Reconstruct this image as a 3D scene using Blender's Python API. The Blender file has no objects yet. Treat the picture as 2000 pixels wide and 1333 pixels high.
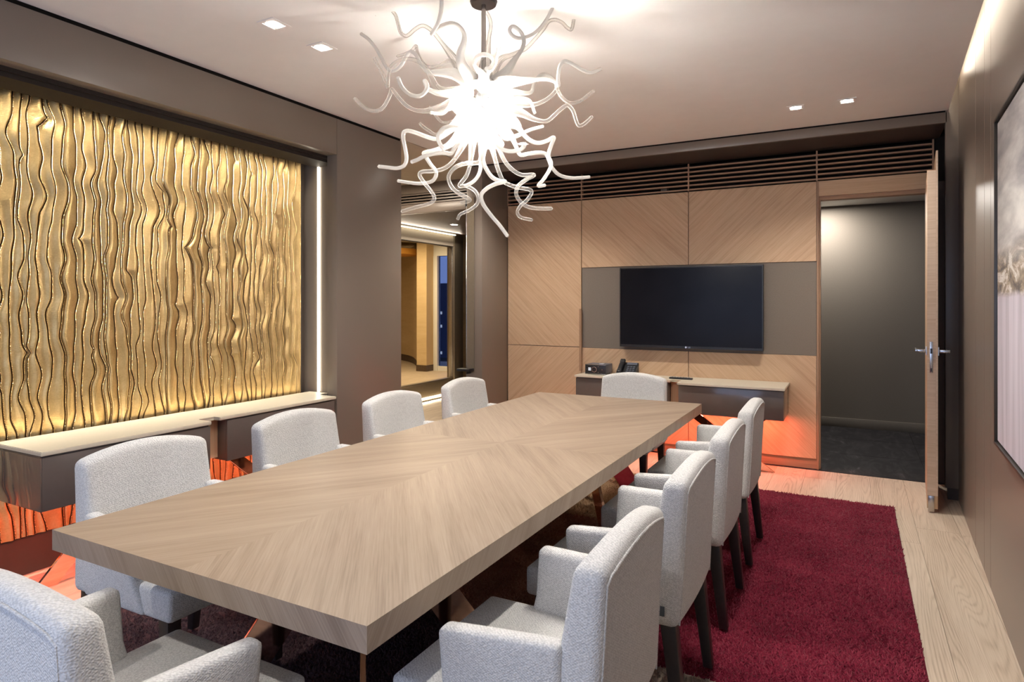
import bpy, bmesh, math, random
import numpy as np
from mathutils import Vector, Matrix
random.seed(7)
rng = np.random.default_rng(7)
scn = bpy.context.scene
COL = scn.collection

# ------------------------------------------------------------------ camera
CAM_H = 1.43
FPX = 1250.0
YAW = math.atan2(667.0, FPX)          # the table's long axis vanishes right of centre
SA, CA = math.sin(YAW), math.cos(YAW)
cam_d = bpy.data.cameras.new('camera'); cam = bpy.data.objects.new('camera', cam_d); COL.objects.link(cam)
cam.location = (0, 0, CAM_H)
cam.rotation_euler = (math.pi / 2, 0, YAW)
cam_d.sensor_width = 36.0
cam_d.lens = FPX / 2000 * 36.0
cam_d.shift_y = -(666.5 - 592.0) / 2000.0
cam_d.clip_start = 0.05
scn.camera = cam

# ------------------------------------------------------------------ world (dusk sky) and exposure
world = bpy.data.worlds.new('dusk_sky'); scn.world = world; world.use_nodes = True
wn = world.node_tree.nodes; wn['Background'].inputs[0].default_value = (0.36, 0.45, 0.70, 1); wn['Background'].inputs[1].default_value = 2.6
scn.view_settings.view_transform = 'Standard'; scn.view_settings.look = 'None'
scn.view_settings.gamma = 1.0; scn.view_settings.use_curve_mapping = False
scn.view_settings.exposure = 0.72
scn.cycles.use_denoising = True
scn.cycles.adaptive_threshold = 0.025
scn.cycles.max_bounces = 6; scn.cycles.diffuse_bounces = 3; scn.cycles.glossy_bounces = 3
scn.cycles.transparent_max_bounces = 14; scn.cycles.transmission_bounces = 3
scn.cycles.sample_clamp_indirect = 6.0
scn.cycles.caustics_reflective = False; scn.cycles.caustics_refractive = False

# ------------------------------------------------------------------ room sizes
ZC = 2.83            # ceiling
XP = -3.41           # face of the left wall
XG = -3.83           # gold relief
YB = 6.076           # veneered back wall
YBEAM = 5.59
YF = -1.3            # wall behind the camera
def XR(y): return 0.573 + (y - 3.09) * 0.0382     # right wall stands slightly askew

# ------------------------------------------------------------------ lights
def area(name, loc, size, sizey, power, color, rot, spread=math.pi):
    l = bpy.data.lights.new(name, 'AREA'); l.shape = 'RECTANGLE'; l.size = size; l.size_y = sizey
    l.energy = power; l.color = color; l.spread = spread
    o = bpy.data.objects.new(name, l); o.location = loc; o.rotation_euler = rot; COL.objects.link(o); return o
WARM = (1.0, 0.85, 0.68); RED = (1.0, 0.17, 0.10)
def aim(o, d): o.rotation_euler = Vector(d).to_track_quat('-Z', 'Y').to_euler()
# LED strips washing the gold wall (top slot, slot behind the console, slot at the far side)
o = area('led_gold_top', (XG + 0.078, 2.1, 2.594), 0.03, 3.1, 9, (1.0, 0.92, 0.76), (0, 0, 0), math.radians(55)); o.rotation_euler = (0, math.radians(6), 0)
o = area('led_gold_bottom', (XG + 0.075, 2.1, 0.74), 3.0, 0.02, 2, (1.0, 0.82, 0.55), (0, 0, 0)); o.rotation_euler = (math.pi, 0, math.pi / 2)
# orange LED strips under the two sideboards
area('led_console_near', (-3.56, 2.0, 0.445), 0.05, 0.85, 6.5, RED, (0, 0, 0))
area('led_console_far', (-3.56, 3.1, 0.445), 0.05, 0.85, 6.5, RED, (0, 0, 0))
area('led_sideboard_left', (-1.96, 5.92, 0.455), 0.85, 0.05, 5, RED, (0, 0, 0))
area('led_sideboard_right', (-0.92, 5.90, 0.455), 0.80, 0.05, 6.5, RED, (0, 0, 0))
# light cove over the right wall
o = area('led_cove', (0.44, 2.3, 3.06), 0.04, 6.4, 11, WARM, (0, 0, 0)); o.rotation_euler = (0, math.radians(-55), math.radians(-2.2))
# hall, room behind the glass, corridor
area('hall_light', (-4.4, 5.2, 2.80), 0.5, 0.5, 26, WARM, (0, 0, 0))
area('led_hall_cove', (-5.38, 7.2, 2.46), 0.05, 2.4, 8, WARM, (0, math.radians(-40), 0))
area('led_hall_floor', (-5.42, 7.2, 0.045), 0.03, 2.3, 5, (1, .85, .6), (0, 0, 0))
area('far_room_light', (-7.6, 9.4, 2.7), 1.6, 1.6, 70, (1.0, 0.76, 0.45), (0, 0, 0))
area('corridor_light', (-0.35, 7.9, 2.53), 0.25, 0.25, 24, (1, .93, .85), (0, 0, 0))
# daylight left over at dusk enters by the window behind the camera
p = area('window_portal', (-1.5, YF - 0.02, 1.45), 3.2, 2.1, 1, (1, 1, 1), (math.radians(90), 0, 0)); p.data.cycles.is_portal = True

# ------------------------------------------------------------------ mesh helpers
def tag(o, label=None, cat=None, group=None, kind=None):
    if label: o['label'] = label
    if cat: o['category'] = cat
    if group: o['group'] = group
    if kind: o['kind'] = kind
    return o
def link(name, me, mat=None, parent=None):
    o = bpy.data.objects.new(name, me); COL.objects.link(o)
    if mat: me.materials.append(MAT[mat] if isinstance(mat, str) else mat)
    if parent: o.parent = parent
    return o
def obj(name, bm, mat=None, parent=None, smooth=False, keep=False):
    bmesh.ops.recalc_face_normals(bm, faces=bm.faces)
    me = bpy.data.meshes.new(name); bm.to_mesh(me); bm.free()
    if smooth:
        me.polygons.foreach_set('use_smooth', [True] * len(me.polygons))
        try: me.set_sharp_from_angle(angle=math.radians(40))
        except Exception: pass
    return link(name, me, mat, parent)
def thing(name, label, cat, loc=(0, 0, 0), rotz=0, group=None):
    o = bpy.data.objects.new(name, None); COL.objects.link(o); o.location = loc; o.rotation_euler = (0, 0, rotz)
    o.empty_display_size = 0.1
    return tag(o, label, cat, group)
def new(): return bmesh.new()
def bx(bm, x0, x1, y0, y1, z0, z1, bev=0.0, seg=2, M=None):
    vs = [bm.verts.new((x, y, z)) for x in (x0, x1) for y in (y0, y1) for z in (z0, z1)]
    q = [(0, 1, 3, 2), (4, 6, 7, 5), (0, 4, 5, 1), (2, 3, 7, 6), (0, 2, 6, 4), (1, 5, 7, 3)]
    fs = [bm.faces.new([vs[i] for i in f]) for f in q]
    if bev > 0:
        es = list({e for f in fs for e in f.edges})
        r = bmesh.ops.bevel(bm, geom=es, offset=bev, segments=seg, affect='EDGES', profile=0.5, clamp_overlap=True)
        vs = list({v for f in r['faces'] for v in f.verts} | {v for v in vs if v.is_valid})
    if M is not None:
        for v in vs: v.co = M @ v.co
    return vs
def box(name, x0, x1, y0, y1, z0, z1, mat, parent=None, bev=0.0, grain=None, kind=None, seg=2):
    bm = new(); bx(bm, x0, x1, y0, y1, z0, z1, bev, seg)
    if grain is not None: uvgrain(bm, grain)
    o = obj(name, bm, mat, parent, smooth=bev > 0)
    if kind: o['kind'] = kind
    return o
def uvgrain(bm, g):
    g = Vector(g).normalized(); bm.normal_update()
    uvl = bm.loops.layers.uv.verify()
    for f in bm.faces:
        n = f.normal if f.normal.length > 0 else Vector((0, 0, 1))
        gg = g - n * g.dot(n)
        if gg.length < 0.3:
            gg = Vector((0, 0, 1)) if abs(n.z) < 0.9 else Vector((1, 0, 0)); gg = gg - n * gg.dot(n)
        gg.normalize(); h = n.cross(gg)
        for l in f.loops: l[uvl].uv = (l.vert.co.dot(gg), l.vert.co.dot(h))
def prism(bm, pts, z0, z1):
    a = [bm.verts.new((x, y, z0)) for x, y in pts]; b = [bm.verts.new((x, y, z1)) for x, y in pts]
    bm.faces.new(a[::-1]); bm.faces.new(b); n = len(pts)
    for i in range(n): bm.faces.new((a[i], a[(i + 1) % n], b[(i + 1) % n], b[i]))
def cyl(bm, c, r, h, axis='z', seg=24, r2=None):
    r2 = r if r2 is None else r2
    R = {'z': Matrix.Identity(4), 'x': Matrix.Rotation(math.pi / 2, 4, 'Y'), 'y': Matrix.Rotation(-math.pi / 2, 4, 'X')}[axis]
    return bmesh.ops.create_cone(bm, cap_ends=True, segments=seg, radius1=r, radius2=r2, depth=h, matrix=Matrix.Translation(c) @ R)['verts']
def tube(bm, pts, radii, sides=8, cap=True):
    """swept tube through 3-D points"""
    P = [Vector(p) for p in pts]; n = len(P); rings = []
    up = Vector((0, 0, 1)); t0 = (P[1] - P[0]).normalized()
    if abs(t0.dot(up)) > 0.9: up = Vector((1, 0, 0))
    nrm = (up - t0 * up.dot(t0)).normalized()
    for i in range(n):
        t = (P[min(i + 1, n - 1)] - P[max(i - 1, 0)])
        t = t.normalized() if t.length > 1e-9 else t0
        nrm = nrm - t * nrm.dot(t)
        nrm = nrm.normalized() if nrm.length > 1e-6 else t.orthogonal().normalized()
        b = t.cross(nrm); r = radii[i] if hasattr(radii, '__len__') else radii
        rings.append([bm.verts.new(P[i] + (nrm * math.cos(a) + b * math.sin(a)) * r) for a in [2 * math.pi * k / sides for k in range(sides)]])
    for i in range(n - 1):
        for k in range(sides):
            bm.faces.new((rings[i][k], rings[i][(k + 1) % sides], rings[i + 1][(k + 1) % sides], rings[i + 1][k]))
    if cap:
        r = radii[-1] if hasattr(radii, '__len__') else radii
        tip = bm.verts.new(P[-1] + (P[-1] - P[-2]).normalized() * r * 0.8)
        for k in range(sides): bm.faces.new((rings[-1][k], rings[-1][(k + 1) % sides], tip))
        bm.faces.new(rings[0][::-1])
def catmull(pts, per=6):
    P = [Vector(p) for p in pts]; P = [P[0] * 2 - P[1]] + P + [P[-1] * 2 - P[-2]]; out = []
    for i in range(1, len(P) - 2):
        a, b, c, d = P[i - 1:i + 3]
        for k in range(per):
            t = k / per
            out.append(0.5 * ((2 * b) + (c - a) * t + (2 * a - 5 * b + 4 * c - d) * t * t + (3 * b - a - 3 * c + d) * t ** 3))
    out.append(P[-2]); return out
def children(o): return [c for c in bpy.data.objects if c.parent == o]
def dup(root, loc, rotz, label):
    r = root.copy(); COL.objects.link(r); r.location = loc; r.rotation_euler = (0, 0, rotz); r['label'] = label
    for ch in KIDS[root.name]:
        c = ch.copy(); COL.objects.link(c); c.parent = r
        for g in KIDS.get(ch.name, []):
            d = g.copy(); COL.objects.link(d); d.parent = c
    return r
KIDS = {}
def text_mesh(name, body, size, mat, parent, loc, rot, extrude=0.0006):
    cu = bpy.data.curves.new(name, 'FONT'); cu.body = body; cu.size = size; cu.extrude = extrude; cu.align_x = 'CENTER'; cu.align_y = 'CENTER'; cu.resolution_u = 2
    t = bpy.data.objects.new(name, cu); COL.objects.link(t)
    dg = bpy.context.evaluated_depsgraph_get(); dg.update()
    me = bpy.data.meshes.new_from_object(t.evaluated_get(dg)); bpy.data.objects.remove(t); bpy.data.curves.remove(cu)
    o = link(name, me, mat, parent); o.location = loc; o.rotation_euler = rot; return o

# ------------------------------------------------------------------ materials
MAT = {}
def newmat(name):
    m = bpy.data.materials.new(name); m.use_nodes = True; MAT[name] = m
    nt = m.node_tree; return m, nt, nt.nodes, nt.links, nt.nodes['Principled BSDF']
def c4(c): return (c[0], c[1], c[2], 1.0)
def bump(nt, src, strength, dist):
    b = nt.nodes.new('ShaderNodeBump'); b.inputs['Strength'].default_value = strength; b.inputs['Distance'].default_value = dist
    nt.links.new(src, b.inputs['Height']); return b
def texco(nt, kind, scale, loc=(0, 0, 0)):
    tc = nt.nodes.new('ShaderNodeTexCoord'); mp = nt.nodes.new('ShaderNodeMapping')
    mp.inputs['Scale'].default_value = scale; mp.inputs['Location'].default_value = loc
    nt.links.new(tc.outputs[kind], mp.inputs['Vector']); return mp.outputs['Vector']
def noise(nt, vec, scale, detail=3, rough=0.55, dist=0.0):
    n = nt.nodes.new('ShaderNodeTexNoise'); n.inputs['Scale'].default_value = scale; n.inputs['Detail'].default_value = detail
    n.inputs['Roughness'].default_value = rough; n.inputs['Distortion'].default_value = dist
    if vec is not None: nt.links.new(vec, n.inputs['Vector'])
    return n.outputs['Fac']
def ramp(nt, fac, stops):
    r = nt.nodes.new('ShaderNodeValToRGB'); e = r.color_ramp.elements
    while len(e) < len(stops): e.new(0.5)
    for i, (p, c) in enumerate(stops): e[i].position = p; e[i].color = c4(c)
    nt.links.new(fac, r.inputs['Fac']); return r.outputs['Color']
def mathn(nt, op, a, b=None):
    n = nt.nodes.new('ShaderNodeMath'); n.operation = op
    for i, v in enumerate((a, b)):
        if v is None: continue
        if isinstance(v, (int, float)): n.inputs[i].default_value = v
        else: nt.links.new(v, n.inputs[i])
    return n.outputs[0]
def plain(name, col, rough=0.5, metal=0.0, spec=0.5, nscale=40, namt=0.06, coat=0.0, bumpy=0.0, bscale=300):
    m, nt, N, L, P = newmat(name)
    v = texco(nt, 'Object', (1, 1, 1)); f = noise(nt, v, nscale, 3)
    a = tuple(max(0, c * (1 - namt)) for c in col); b = tuple(min(1, c * (1 + namt)) for c in col)
    L.new(ramp(nt, f, [(0.3, a), (0.7, b)]), P.inputs['Base Color'])
    P.inputs['Roughness'].default_value = rough; P.inputs['Metallic'].default_value = metal
    P.inputs['Specular IOR Level'].default_value = spec; P.inputs['Coat Weight'].default_value = coat; P.inputs['Coat Roughness'].default_value = 0.08
    if bumpy: L.new(bump(nt, noise(nt, v, bscale, 2), bumpy, 0.002).outputs[0], P.inputs['Normal'])
    return m
def wood(name, cols, streak=26.0, fine=170.0, rough=0.5, rings=0.0, bumps=0.25, lowvar=0.35):
    """veneer: grain runs along the u of the UV map; every object gets its own cut of wood"""
    m, nt, N, L, P = newmat(name)
    tc = N.new('ShaderNodeTexCoord'); oi = N.new('ShaderNodeObjectInfo'); off = N.new('ShaderNodeCombineXYZ')
    L.new(mathn(nt, 'MULTIPLY', oi.outputs['Random'], 37.0), off.inputs[0]); L.new(mathn(nt, 'MULTIPLY', oi.outputs['Random'], 91.0), off.inputs[1])
    add = N.new('ShaderNodeVectorMath'); add.operation = 'ADD'; L.new(tc.outputs['UV'], add.inputs[0]); L.new(off.outputs[0], add.inputs[1])
    def mapped(sx, sy):
        mp = N.new('ShaderNodeMapping'); mp.inputs['Scale'].default_value = (sx, sy, 1); L.new(add.outputs[0], mp.inputs['Vector']); return mp.outputs[0]
    s1 = noise(nt, mapped(0.7, streak), 1.0, 4, 0.6, 0.25)
    s2 = noise(nt, mapped(5.0, fine), 1.0, 2, 0.6)
    s3 = noise(nt, mapped(0.5, 3.0), 1.0, 2)
    mix = mathn(nt, 'ADD', mathn(nt, 'MULTIPLY', s1, 0.55), mathn(nt, 'MULTIPLY', s2, 0.45 - 0.0))
    mix = mathn(nt, 'ADD', mix, mathn(nt, 'MULTIPLY', mathn(nt, 'SUBTRACT', s3, 0.5), lowvar))
    if rings:
        sp = N.new('ShaderNodeSeparateXYZ'); L.new(add.outputs[0], sp.inputs[0])
        nz = noise(nt, mapped(0.55, 5.5), 1.0, 1.5, 0.4)
        ph = mathn(nt, 'ADD', sp.outputs[1], mathn(nt, 'MULTIPLY', nz, 0.40))
        sw = mathn(nt, 'ADD', mathn(nt, 'MULTIPLY', mathn(nt, 'SINE', mathn(nt, 'MULTIPLY', ph, rings * 6.2832)), 0.5), 0.5)
        sw = mathn(nt, 'POWER', sw, 2.2)
        mix = mathn(nt, 'SUBTRACT', mathn(nt, 'ADD', mathn(nt, 'MULTIPLY', mix, 0.85), 0.13), mathn(nt, 'MULTIPLY', sw, 0.13))
    L.new(ramp(nt, mix, [(0.30, cols[0]), (0.5, cols[1]), (0.70, cols[2])]), P.inputs['Base Color'])
    P.inputs['Roughness'].default_value = rough; P.inputs['Specular IOR Level'].default_value = 0.35
    L.new(bump(nt, mix, bumps, 0.0012).outputs[0], P.inputs['Normal'])
    return m
def emis(name, col, strength):
    m, nt, N, L, P = newmat(name)
    P.inputs['Base Color'].default_value = c4(col); P.inputs['Emission Color'].default_value = c4(col); P.inputs['Emission Strength'].default_value = strength
    return m

plain('ceiling_paint', (0.88, 0.865, 0.845), 0.9, spec=0.2, namt=0.012, nscale=8)
plain('hall_ceiling_paint', (0.62, 0.55, 0.46), 0.8, spec=0.2, namt=0.02, nscale=8)
plain('brown_lacquer', (0.203, 0.165, 0.134), 0.33, spec=0.5, namt=0.03, nscale=300, bumpy=0.04, bscale=900)
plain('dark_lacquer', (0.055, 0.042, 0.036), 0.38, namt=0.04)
plain('gloss_brown', (0.125, 0.100, 0.088), 0.22, namt=0.02, coat=0.35)
plain('mirror_lacquer', (0.30, 0.25, 0.22), 0.05, metal=0.6, namt=0.02)
plain('taupe_wall', (0.198, 0.166, 0.134), 0.7, spec=0.3, namt=0.06, nscale=120)
plain('corridor_wall', (0.165, 0.145, 0.122), 0.75, spec=0.3, namt=0.07, nscale=160)
plain('shadow_gap', (0.012, 0.010, 0.009), 0.8, spec=0.1)
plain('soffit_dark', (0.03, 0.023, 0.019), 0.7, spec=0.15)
plain('tv_black', (0.01, 0.01, 0.012), 0.4)
plain('black_plastic', (0.012, 0.012, 0.014), 0.35, namt=0.1)
plain('grey_plastic', (0.10, 0.11, 0.14), 0.4)
plain('silver', (0.62, 0.62, 0.62), 0.25, metal=1.0, namt=0.03)
plain('steel', (0.50, 0.47, 0.44), 0.22, metal=1.0, namt=0.03)
plain('bronze', (0.27, 0.225, 0.165), 0.38, metal=0.55, namt=0.04)
plain('stone_top', (0.66, 0.59, 0.47), 0.42, namt=0.03, nscale=60)
plain('copper_mirror', (0.86, 0.56, 0.42), 0.06, metal=1.0, namt=0.02)
plain('leg_wood', (0.030, 0.022, 0.020), 0.38, namt=0.15, nscale=60)
plain('fabric_tag', (0.07, 0.085, 0.10), 0.8)
plain('curtain_cloth', (0.022, 0.018, 0.022), 0.9, spec=0.1)
plain('white_paint', (0.75, 0.75, 0.74), 0.5, namt=0.02)
plain('picture_frame', (0.06, 0.052, 0.045), 0.35, metal=0.5)
plain('dark_ceiling_wood', (0.085, 0.055, 0.035), 0.45, namt=0.2, nscale=30)
plain('building_night', (0.02, 0.025, 0.05), 0.8)
wood('table_veneer', [(0.215, 0.152, 0.107), (0.315, 0.236, 0.172), (0.38, 0.296, 0.222)], 20, 210, 0.42, lowvar=0.35)
wood('wall_veneer', [(0.43, 0.275, 0.165), (0.57, 0.385, 0.24), (0.64, 0.455, 0.295)], 38, 160, 0.5, lowvar=0.22)
wood('lipping_wood', [(0.50, 0.36, 0.25), (0.60, 0.45, 0.33), (0.68, 0.53, 0.40)], 60, 260, 0.5)
wood('slat_wood', [(0.28, 0.165, 0.10), (0.36, 0.22, 0.135), (0.44, 0.28, 0.18)], 20, 150, 0.5)
wood('oak_floor', [(0.36, 0.275, 0.20), (0.535, 0.43, 0.325), (0.63, 0.525, 0.415)], 14, 150, 0.5, rings=70.0, bumps=0.3, lowvar=0.25)
wood('hall_panel', [(0.55, 0.40, 0.22), (0.62, 0.46, 0.26), (0.68, 0.52, 0.31)], 8, 60, 0.6)
emis('lamp_lens', (1.0, 0.94, 0.86), 45)
emis('bulb_glow', (1.0, 0.95, 0.89), 640)
emis('led_line', (1.0, 0.90, 0.72), 9)
emis('hall_led', (1.0, 0.86, 0.62), 3)
emis('amp_display', (0.85, 0.9, 1.0), 0.5)
emis('lit_window', (1.0, 0.9, 0.65), 1.2)

def boucle(name, col, scale, strength):
    m, nt, N, L, P = newmat(name)
    v = texco(nt, 'Object', (1, 1, 1))
    vo = N.new('ShaderNodeTexVoronoi'); vo.inputs['Scale'].default_value = scale; vo.inputs['Randomness'].default_value = 0.85; L.new(v, vo.inputs['Vector'])
    f2 = noise(nt, v, scale * 0.9, 3)
    sx = N.new('ShaderNodeSeparateXYZ'); L.new(v, sx.inputs[0]); wob = mathn(nt, 'MULTIPLY', noise(nt, v, 60, 2), 5.0)
    ua = mathn(nt, 'SINE', mathn(nt, 'ADD', mathn(nt, 'MULTIPLY', mathn(nt, 'ADD', sx.outputs[0], sx.outputs[1]), 620), wob))
    ub = mathn(nt, 'SINE', mathn(nt, 'ADD', mathn(nt, 'MULTIPLY', sx.outputs[2], 980), wob))
    weave = mathn(nt, 'MULTIPLY', mathn(nt, 'MULTIPLY', ua, ub), 0.16)
    h = mathn(nt, 'ADD', mathn(nt, 'ADD', mathn(nt, 'MULTIPLY', vo.outputs['Distance'], -0.6), f2), weave)
    cr = ramp(nt, h, [(0.0, tuple(c * 0.74 for c in col)), (0.35, tuple(c * 0.95 for c in col)), (0.7, tuple(min(1, c * 1.06) for c in col))])
    L.new(cr, P.inputs['Base Color']); P.inputs['Roughness'].default_value = 0.95; P.inputs['Specular IOR Level'].default_value = 0.15
    P.inputs['Sheen Weight'].default_value = 0.25
    L.new(bump(nt, h, strength, 0.004).outputs[0], P.inputs['Normal'])
boucle('chair_fabric', (0.73, 0.715, 0.69), 190, 0.6)

def gold():
    m, nt, N, L, P = newmat('gold_leaf')
    v = texco(nt, 'Object', (1, 1, 1))
    f = noise(nt, v, 9, 5, 0.6); g = noise(nt, v, 120, 3)
    mix = mathn(nt, 'ADD', mathn(nt, 'MULTIPLY', f, 0.7), mathn(nt, 'MULTIPLY', g, 0.3))
    L.new(ramp(nt, mix, [(0.3, (0.50, 0.33, 0.13)), (0.55, (0.66, 0.47, 0.21)), (0.75, (0.78, 0.60, 0.31))]), P.inputs['Base Color'])
    P.inputs['Metallic'].default_value = 0.85; P.inputs['Roughness'].default_value = 0.42
    w = N.new('ShaderNodeTexWave'); w.bands_direction = 'Z'; w.inputs['Scale'].default_value = 48; w.inputs['Distortion'].default_value = 5; w.inputs['Detail'].default_value = 2
    L.new(v, w.inputs['Vector'])
    h = mathn(nt, 'ADD', mathn(nt, 'MULTIPLY', w.outputs['Fac'], 0.7), mathn(nt, 'MULTIPLY', g, 0.5))
    L.new(bump(nt, h, 0.22, 0.003).outputs[0], P.inputs['Normal'])
gold()
def bead():
    m, nt, N, L, P = newmat('gold_seam')
    v = texco(nt, 'Object', (1, 1, 1))
    w = N.new('ShaderNodeTexWave'); w.bands_direction = 'Z'; w.inputs['Scale'].default_value = 36; w.inputs['Distortion'].default_value = 3; L.new(v, w.inputs['Vector'])
    L.new(ramp(nt, w.outputs['Fac'], [(0.25, (0.20, 0.12, 0.05)), (0.6, (0.85, 0.66, 0.36))]), P.inputs['Base Color'])
    P.inputs['Metallic'].default_value = 0.9; P.inputs['Roughness'].default_value = 0.14
    L.new(bump(nt, w.outputs['Fac'], 0.8, 0.004).outputs[0], P.inputs['Normal'])
bead()
plain('gold_groove_shade', (0.10, 0.055, 0.02), 0.5, metal=0.5, namt=0.2)  # shade of the seam grooves, painted in as a dark colour
def tubing(name, clear, white, glow):
    """blown glass: clear wall over air, with milky threads drawn through it"""
    m, nt, N, L, P = newmat(name); out = N['Material Output']; N.remove(P)
    tr = N.new('ShaderNodeBsdfTransparent'); tr.inputs[0].default_value = (0.97, 0.96, 0.94, 1)
    tl = N.new('ShaderNodeBsdfTranslucent'); tl.inputs[0].default_value = (0.66, 0.635, 0.60, 1)
    df = N.new('ShaderNodeBsdfDiffuse'); df.inputs[0].default_value = (0.64, 0.62, 0.585, 1)
    gl = N.new('ShaderNodeBsdfGlossy'); gl.inputs['Roughness'].default_value = 0.06
    lw = N.new('ShaderNodeLayerWeight'); lw.inputs['Blend'].default_value = 0.35
    v = texco(nt, 'UV', (1, 1, 1)); st = noise(nt, v, 1.0, 2)
    m1 = N.new('ShaderNodeMixShader'); m1.inputs[0].default_value = 0.5; L.new(tl.outputs[0], m1.inputs[1]); L.new(df.outputs[0], m1.inputs[2])
    m2 = N.new('ShaderNodeMixShader'); L.new(tr.outputs[0], m2.inputs[1]); L.new(m1.outputs[0], m2.inputs[2])
    body = mathn(nt, 'ADD', white, mathn(nt, 'MULTIPLY', mathn(nt, 'SUBTRACT', st, 0.5), 1.2 * clear))
    body = mathn(nt, 'ADD', body, mathn(nt, 'MULTIPLY', lw.outputs['Facing'], 0.55 * clear))
    cl = N.new('ShaderNodeClamp'); L.new(body, cl.inputs[0]); L.new(cl.outputs[0], m2.inputs[0])
    m3 = N.new('ShaderNodeMixShader'); fr = N.new('ShaderNodeMath'); fr.operation = 'MULTIPLY_ADD'; L.new(lw.outputs['Fresnel'] if False else mathn(nt, 'POWER', lw.outputs['Facing'], 4.0), fr.inputs[0]); fr.inputs[1].default_value = 0.35; fr.inputs[2].default_value = 0.04
    L.new(fr.outputs[0], m3.inputs[0]); L.new(m2.outputs[0], m3.inputs[1]); L.new(gl.outputs[0], m3.inputs[2]); em = N.new('ShaderNodeEmission'); em.inputs[0].default_value = (1.0, 0.93, 0.84, 1); em.inputs[1].default_value = glow     # light piped along the glass
    ad = N.new('ShaderNodeAddShader'); L.new(m3.outputs[0], ad.inputs[0]); L.new(em.outputs[0], ad.inputs[1]); L.new(ad.outputs[0], out.inputs[0])
    m.cycles.emission_sampling = 'NONE'
tubing('clear_tubing', 1.0, 0.10, 0.015); tubing('milk_tubing', 0.12, 0.74, 0.06)
def pane(name, tint, refl=0.08):
    m, nt, N, L, P = newmat(name); out = N['Material Output']; N.remove(P)
    tr = N.new('ShaderNodeBsdfTransparent'); tr.inputs[0].default_value = c4(tint)
    gl = N.new('ShaderNodeBsdfGlossy'); gl.inputs['Roughness'].default_value = 0.02
    lw = N.new('ShaderNodeLayerWeight'); fr = N.new('ShaderNodeMath'); fr.operation = 'POWER'; L.new(lw.outputs['Facing'], fr.inputs[0]); fr.inputs[1].default_value = 4.0
    mx = N.new('ShaderNodeMixShader'); L.new(fr.outputs[0], mx.inputs[0]); L.new(tr.outputs[0], mx.inputs[1]); L.new(gl.outputs[0], mx.inputs[2]); L.new(mx.outputs[0], out.inputs[0])
pane('clear_pane', (0.95, 0.96, 0.95)); pane('blue_pane', (0.30, 0.33, 0.42))
def screen():
    m, nt, N, L, P = newmat('tv_glass'); P.inputs['Base Color'].default_value = (0.008, 0.008, 0.011, 1); P.inputs['Roughness'].default_value = 0.22
    P.inputs['Specular IOR Level'].default_value = 0.12
    L.new(ramp(nt, noise(nt, texco(nt, 'Object', (1, 1, 1)), 3, 1), [(0.3, (0.007, 0.007, 0.010)), (0.7, (0.010, 0.010, 0.014))]), P.inputs['Base Color'])
screen()
def carpet(name, dark, mid, light):
    m, nt, N, L, P = newmat(name)
    v = texco(nt, 'Object', (1, 1, 1)); f = noise(nt, v, 130, 2); g = noise(nt, v, 4, 3)
    mix = mathn(nt, 'ADD', mathn(nt, 'MULTIPLY', f, 0.62), mathn(nt, 'MULTIPLY', g, 0.38))
    L.new(ramp(nt, mix, [(0.32, dark), (0.5, mid), (0.7, light)]), P.inputs['Base Color'])
    P.inputs['Roughness'].default_value = 0.9; P.inputs['Specular IOR Level'].default_value = 0.12; P.inputs['Sheen Weight'].default_value = 0.05
carpet('pile_crimson', (0.085, 0.005, 0.013), (0.175, 0.012, 0.030), (0.27, 0.032, 0.055))
carpet('pile_copper', (0.16, 0.07, 0.042), (0.28, 0.13, 0.08), (0.40, 0.21, 0.14))
carpet('pile_tan', (0.28, 0.17, 0.09), (0.42, 0.27, 0.15), (0.55, 0.38, 0.24))
carpet('pile_beige', (0.22, 0.17, 0.13), (0.34, 0.27, 0.21), (0.46, 0.38, 0.31))
carpet('pile_plum', (0.025, 0.014, 0.018), (0.055, 0.030, 0.036), (0.12, 0.07, 0.07))
def marble():
    m, nt, N, L, P = newmat('black_marble')
    v = texco(nt, 'Object', (3, 1, 1)); f = noise(nt, v, 2.5, 6, 0.65, 1.2)
    L.new(ramp(nt, f, [(0.45, (0.012, 0.011, 0.013)), (0.62, (0.03, 0.028, 0.03)), (0.72, (0.10, 0.095, 0.10))]), P.inputs['Base Color']); P.inputs['Roughness'].default_value = 0.7; P.inputs['Specular IOR Level'].default_value = 0.2
marble()
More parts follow.
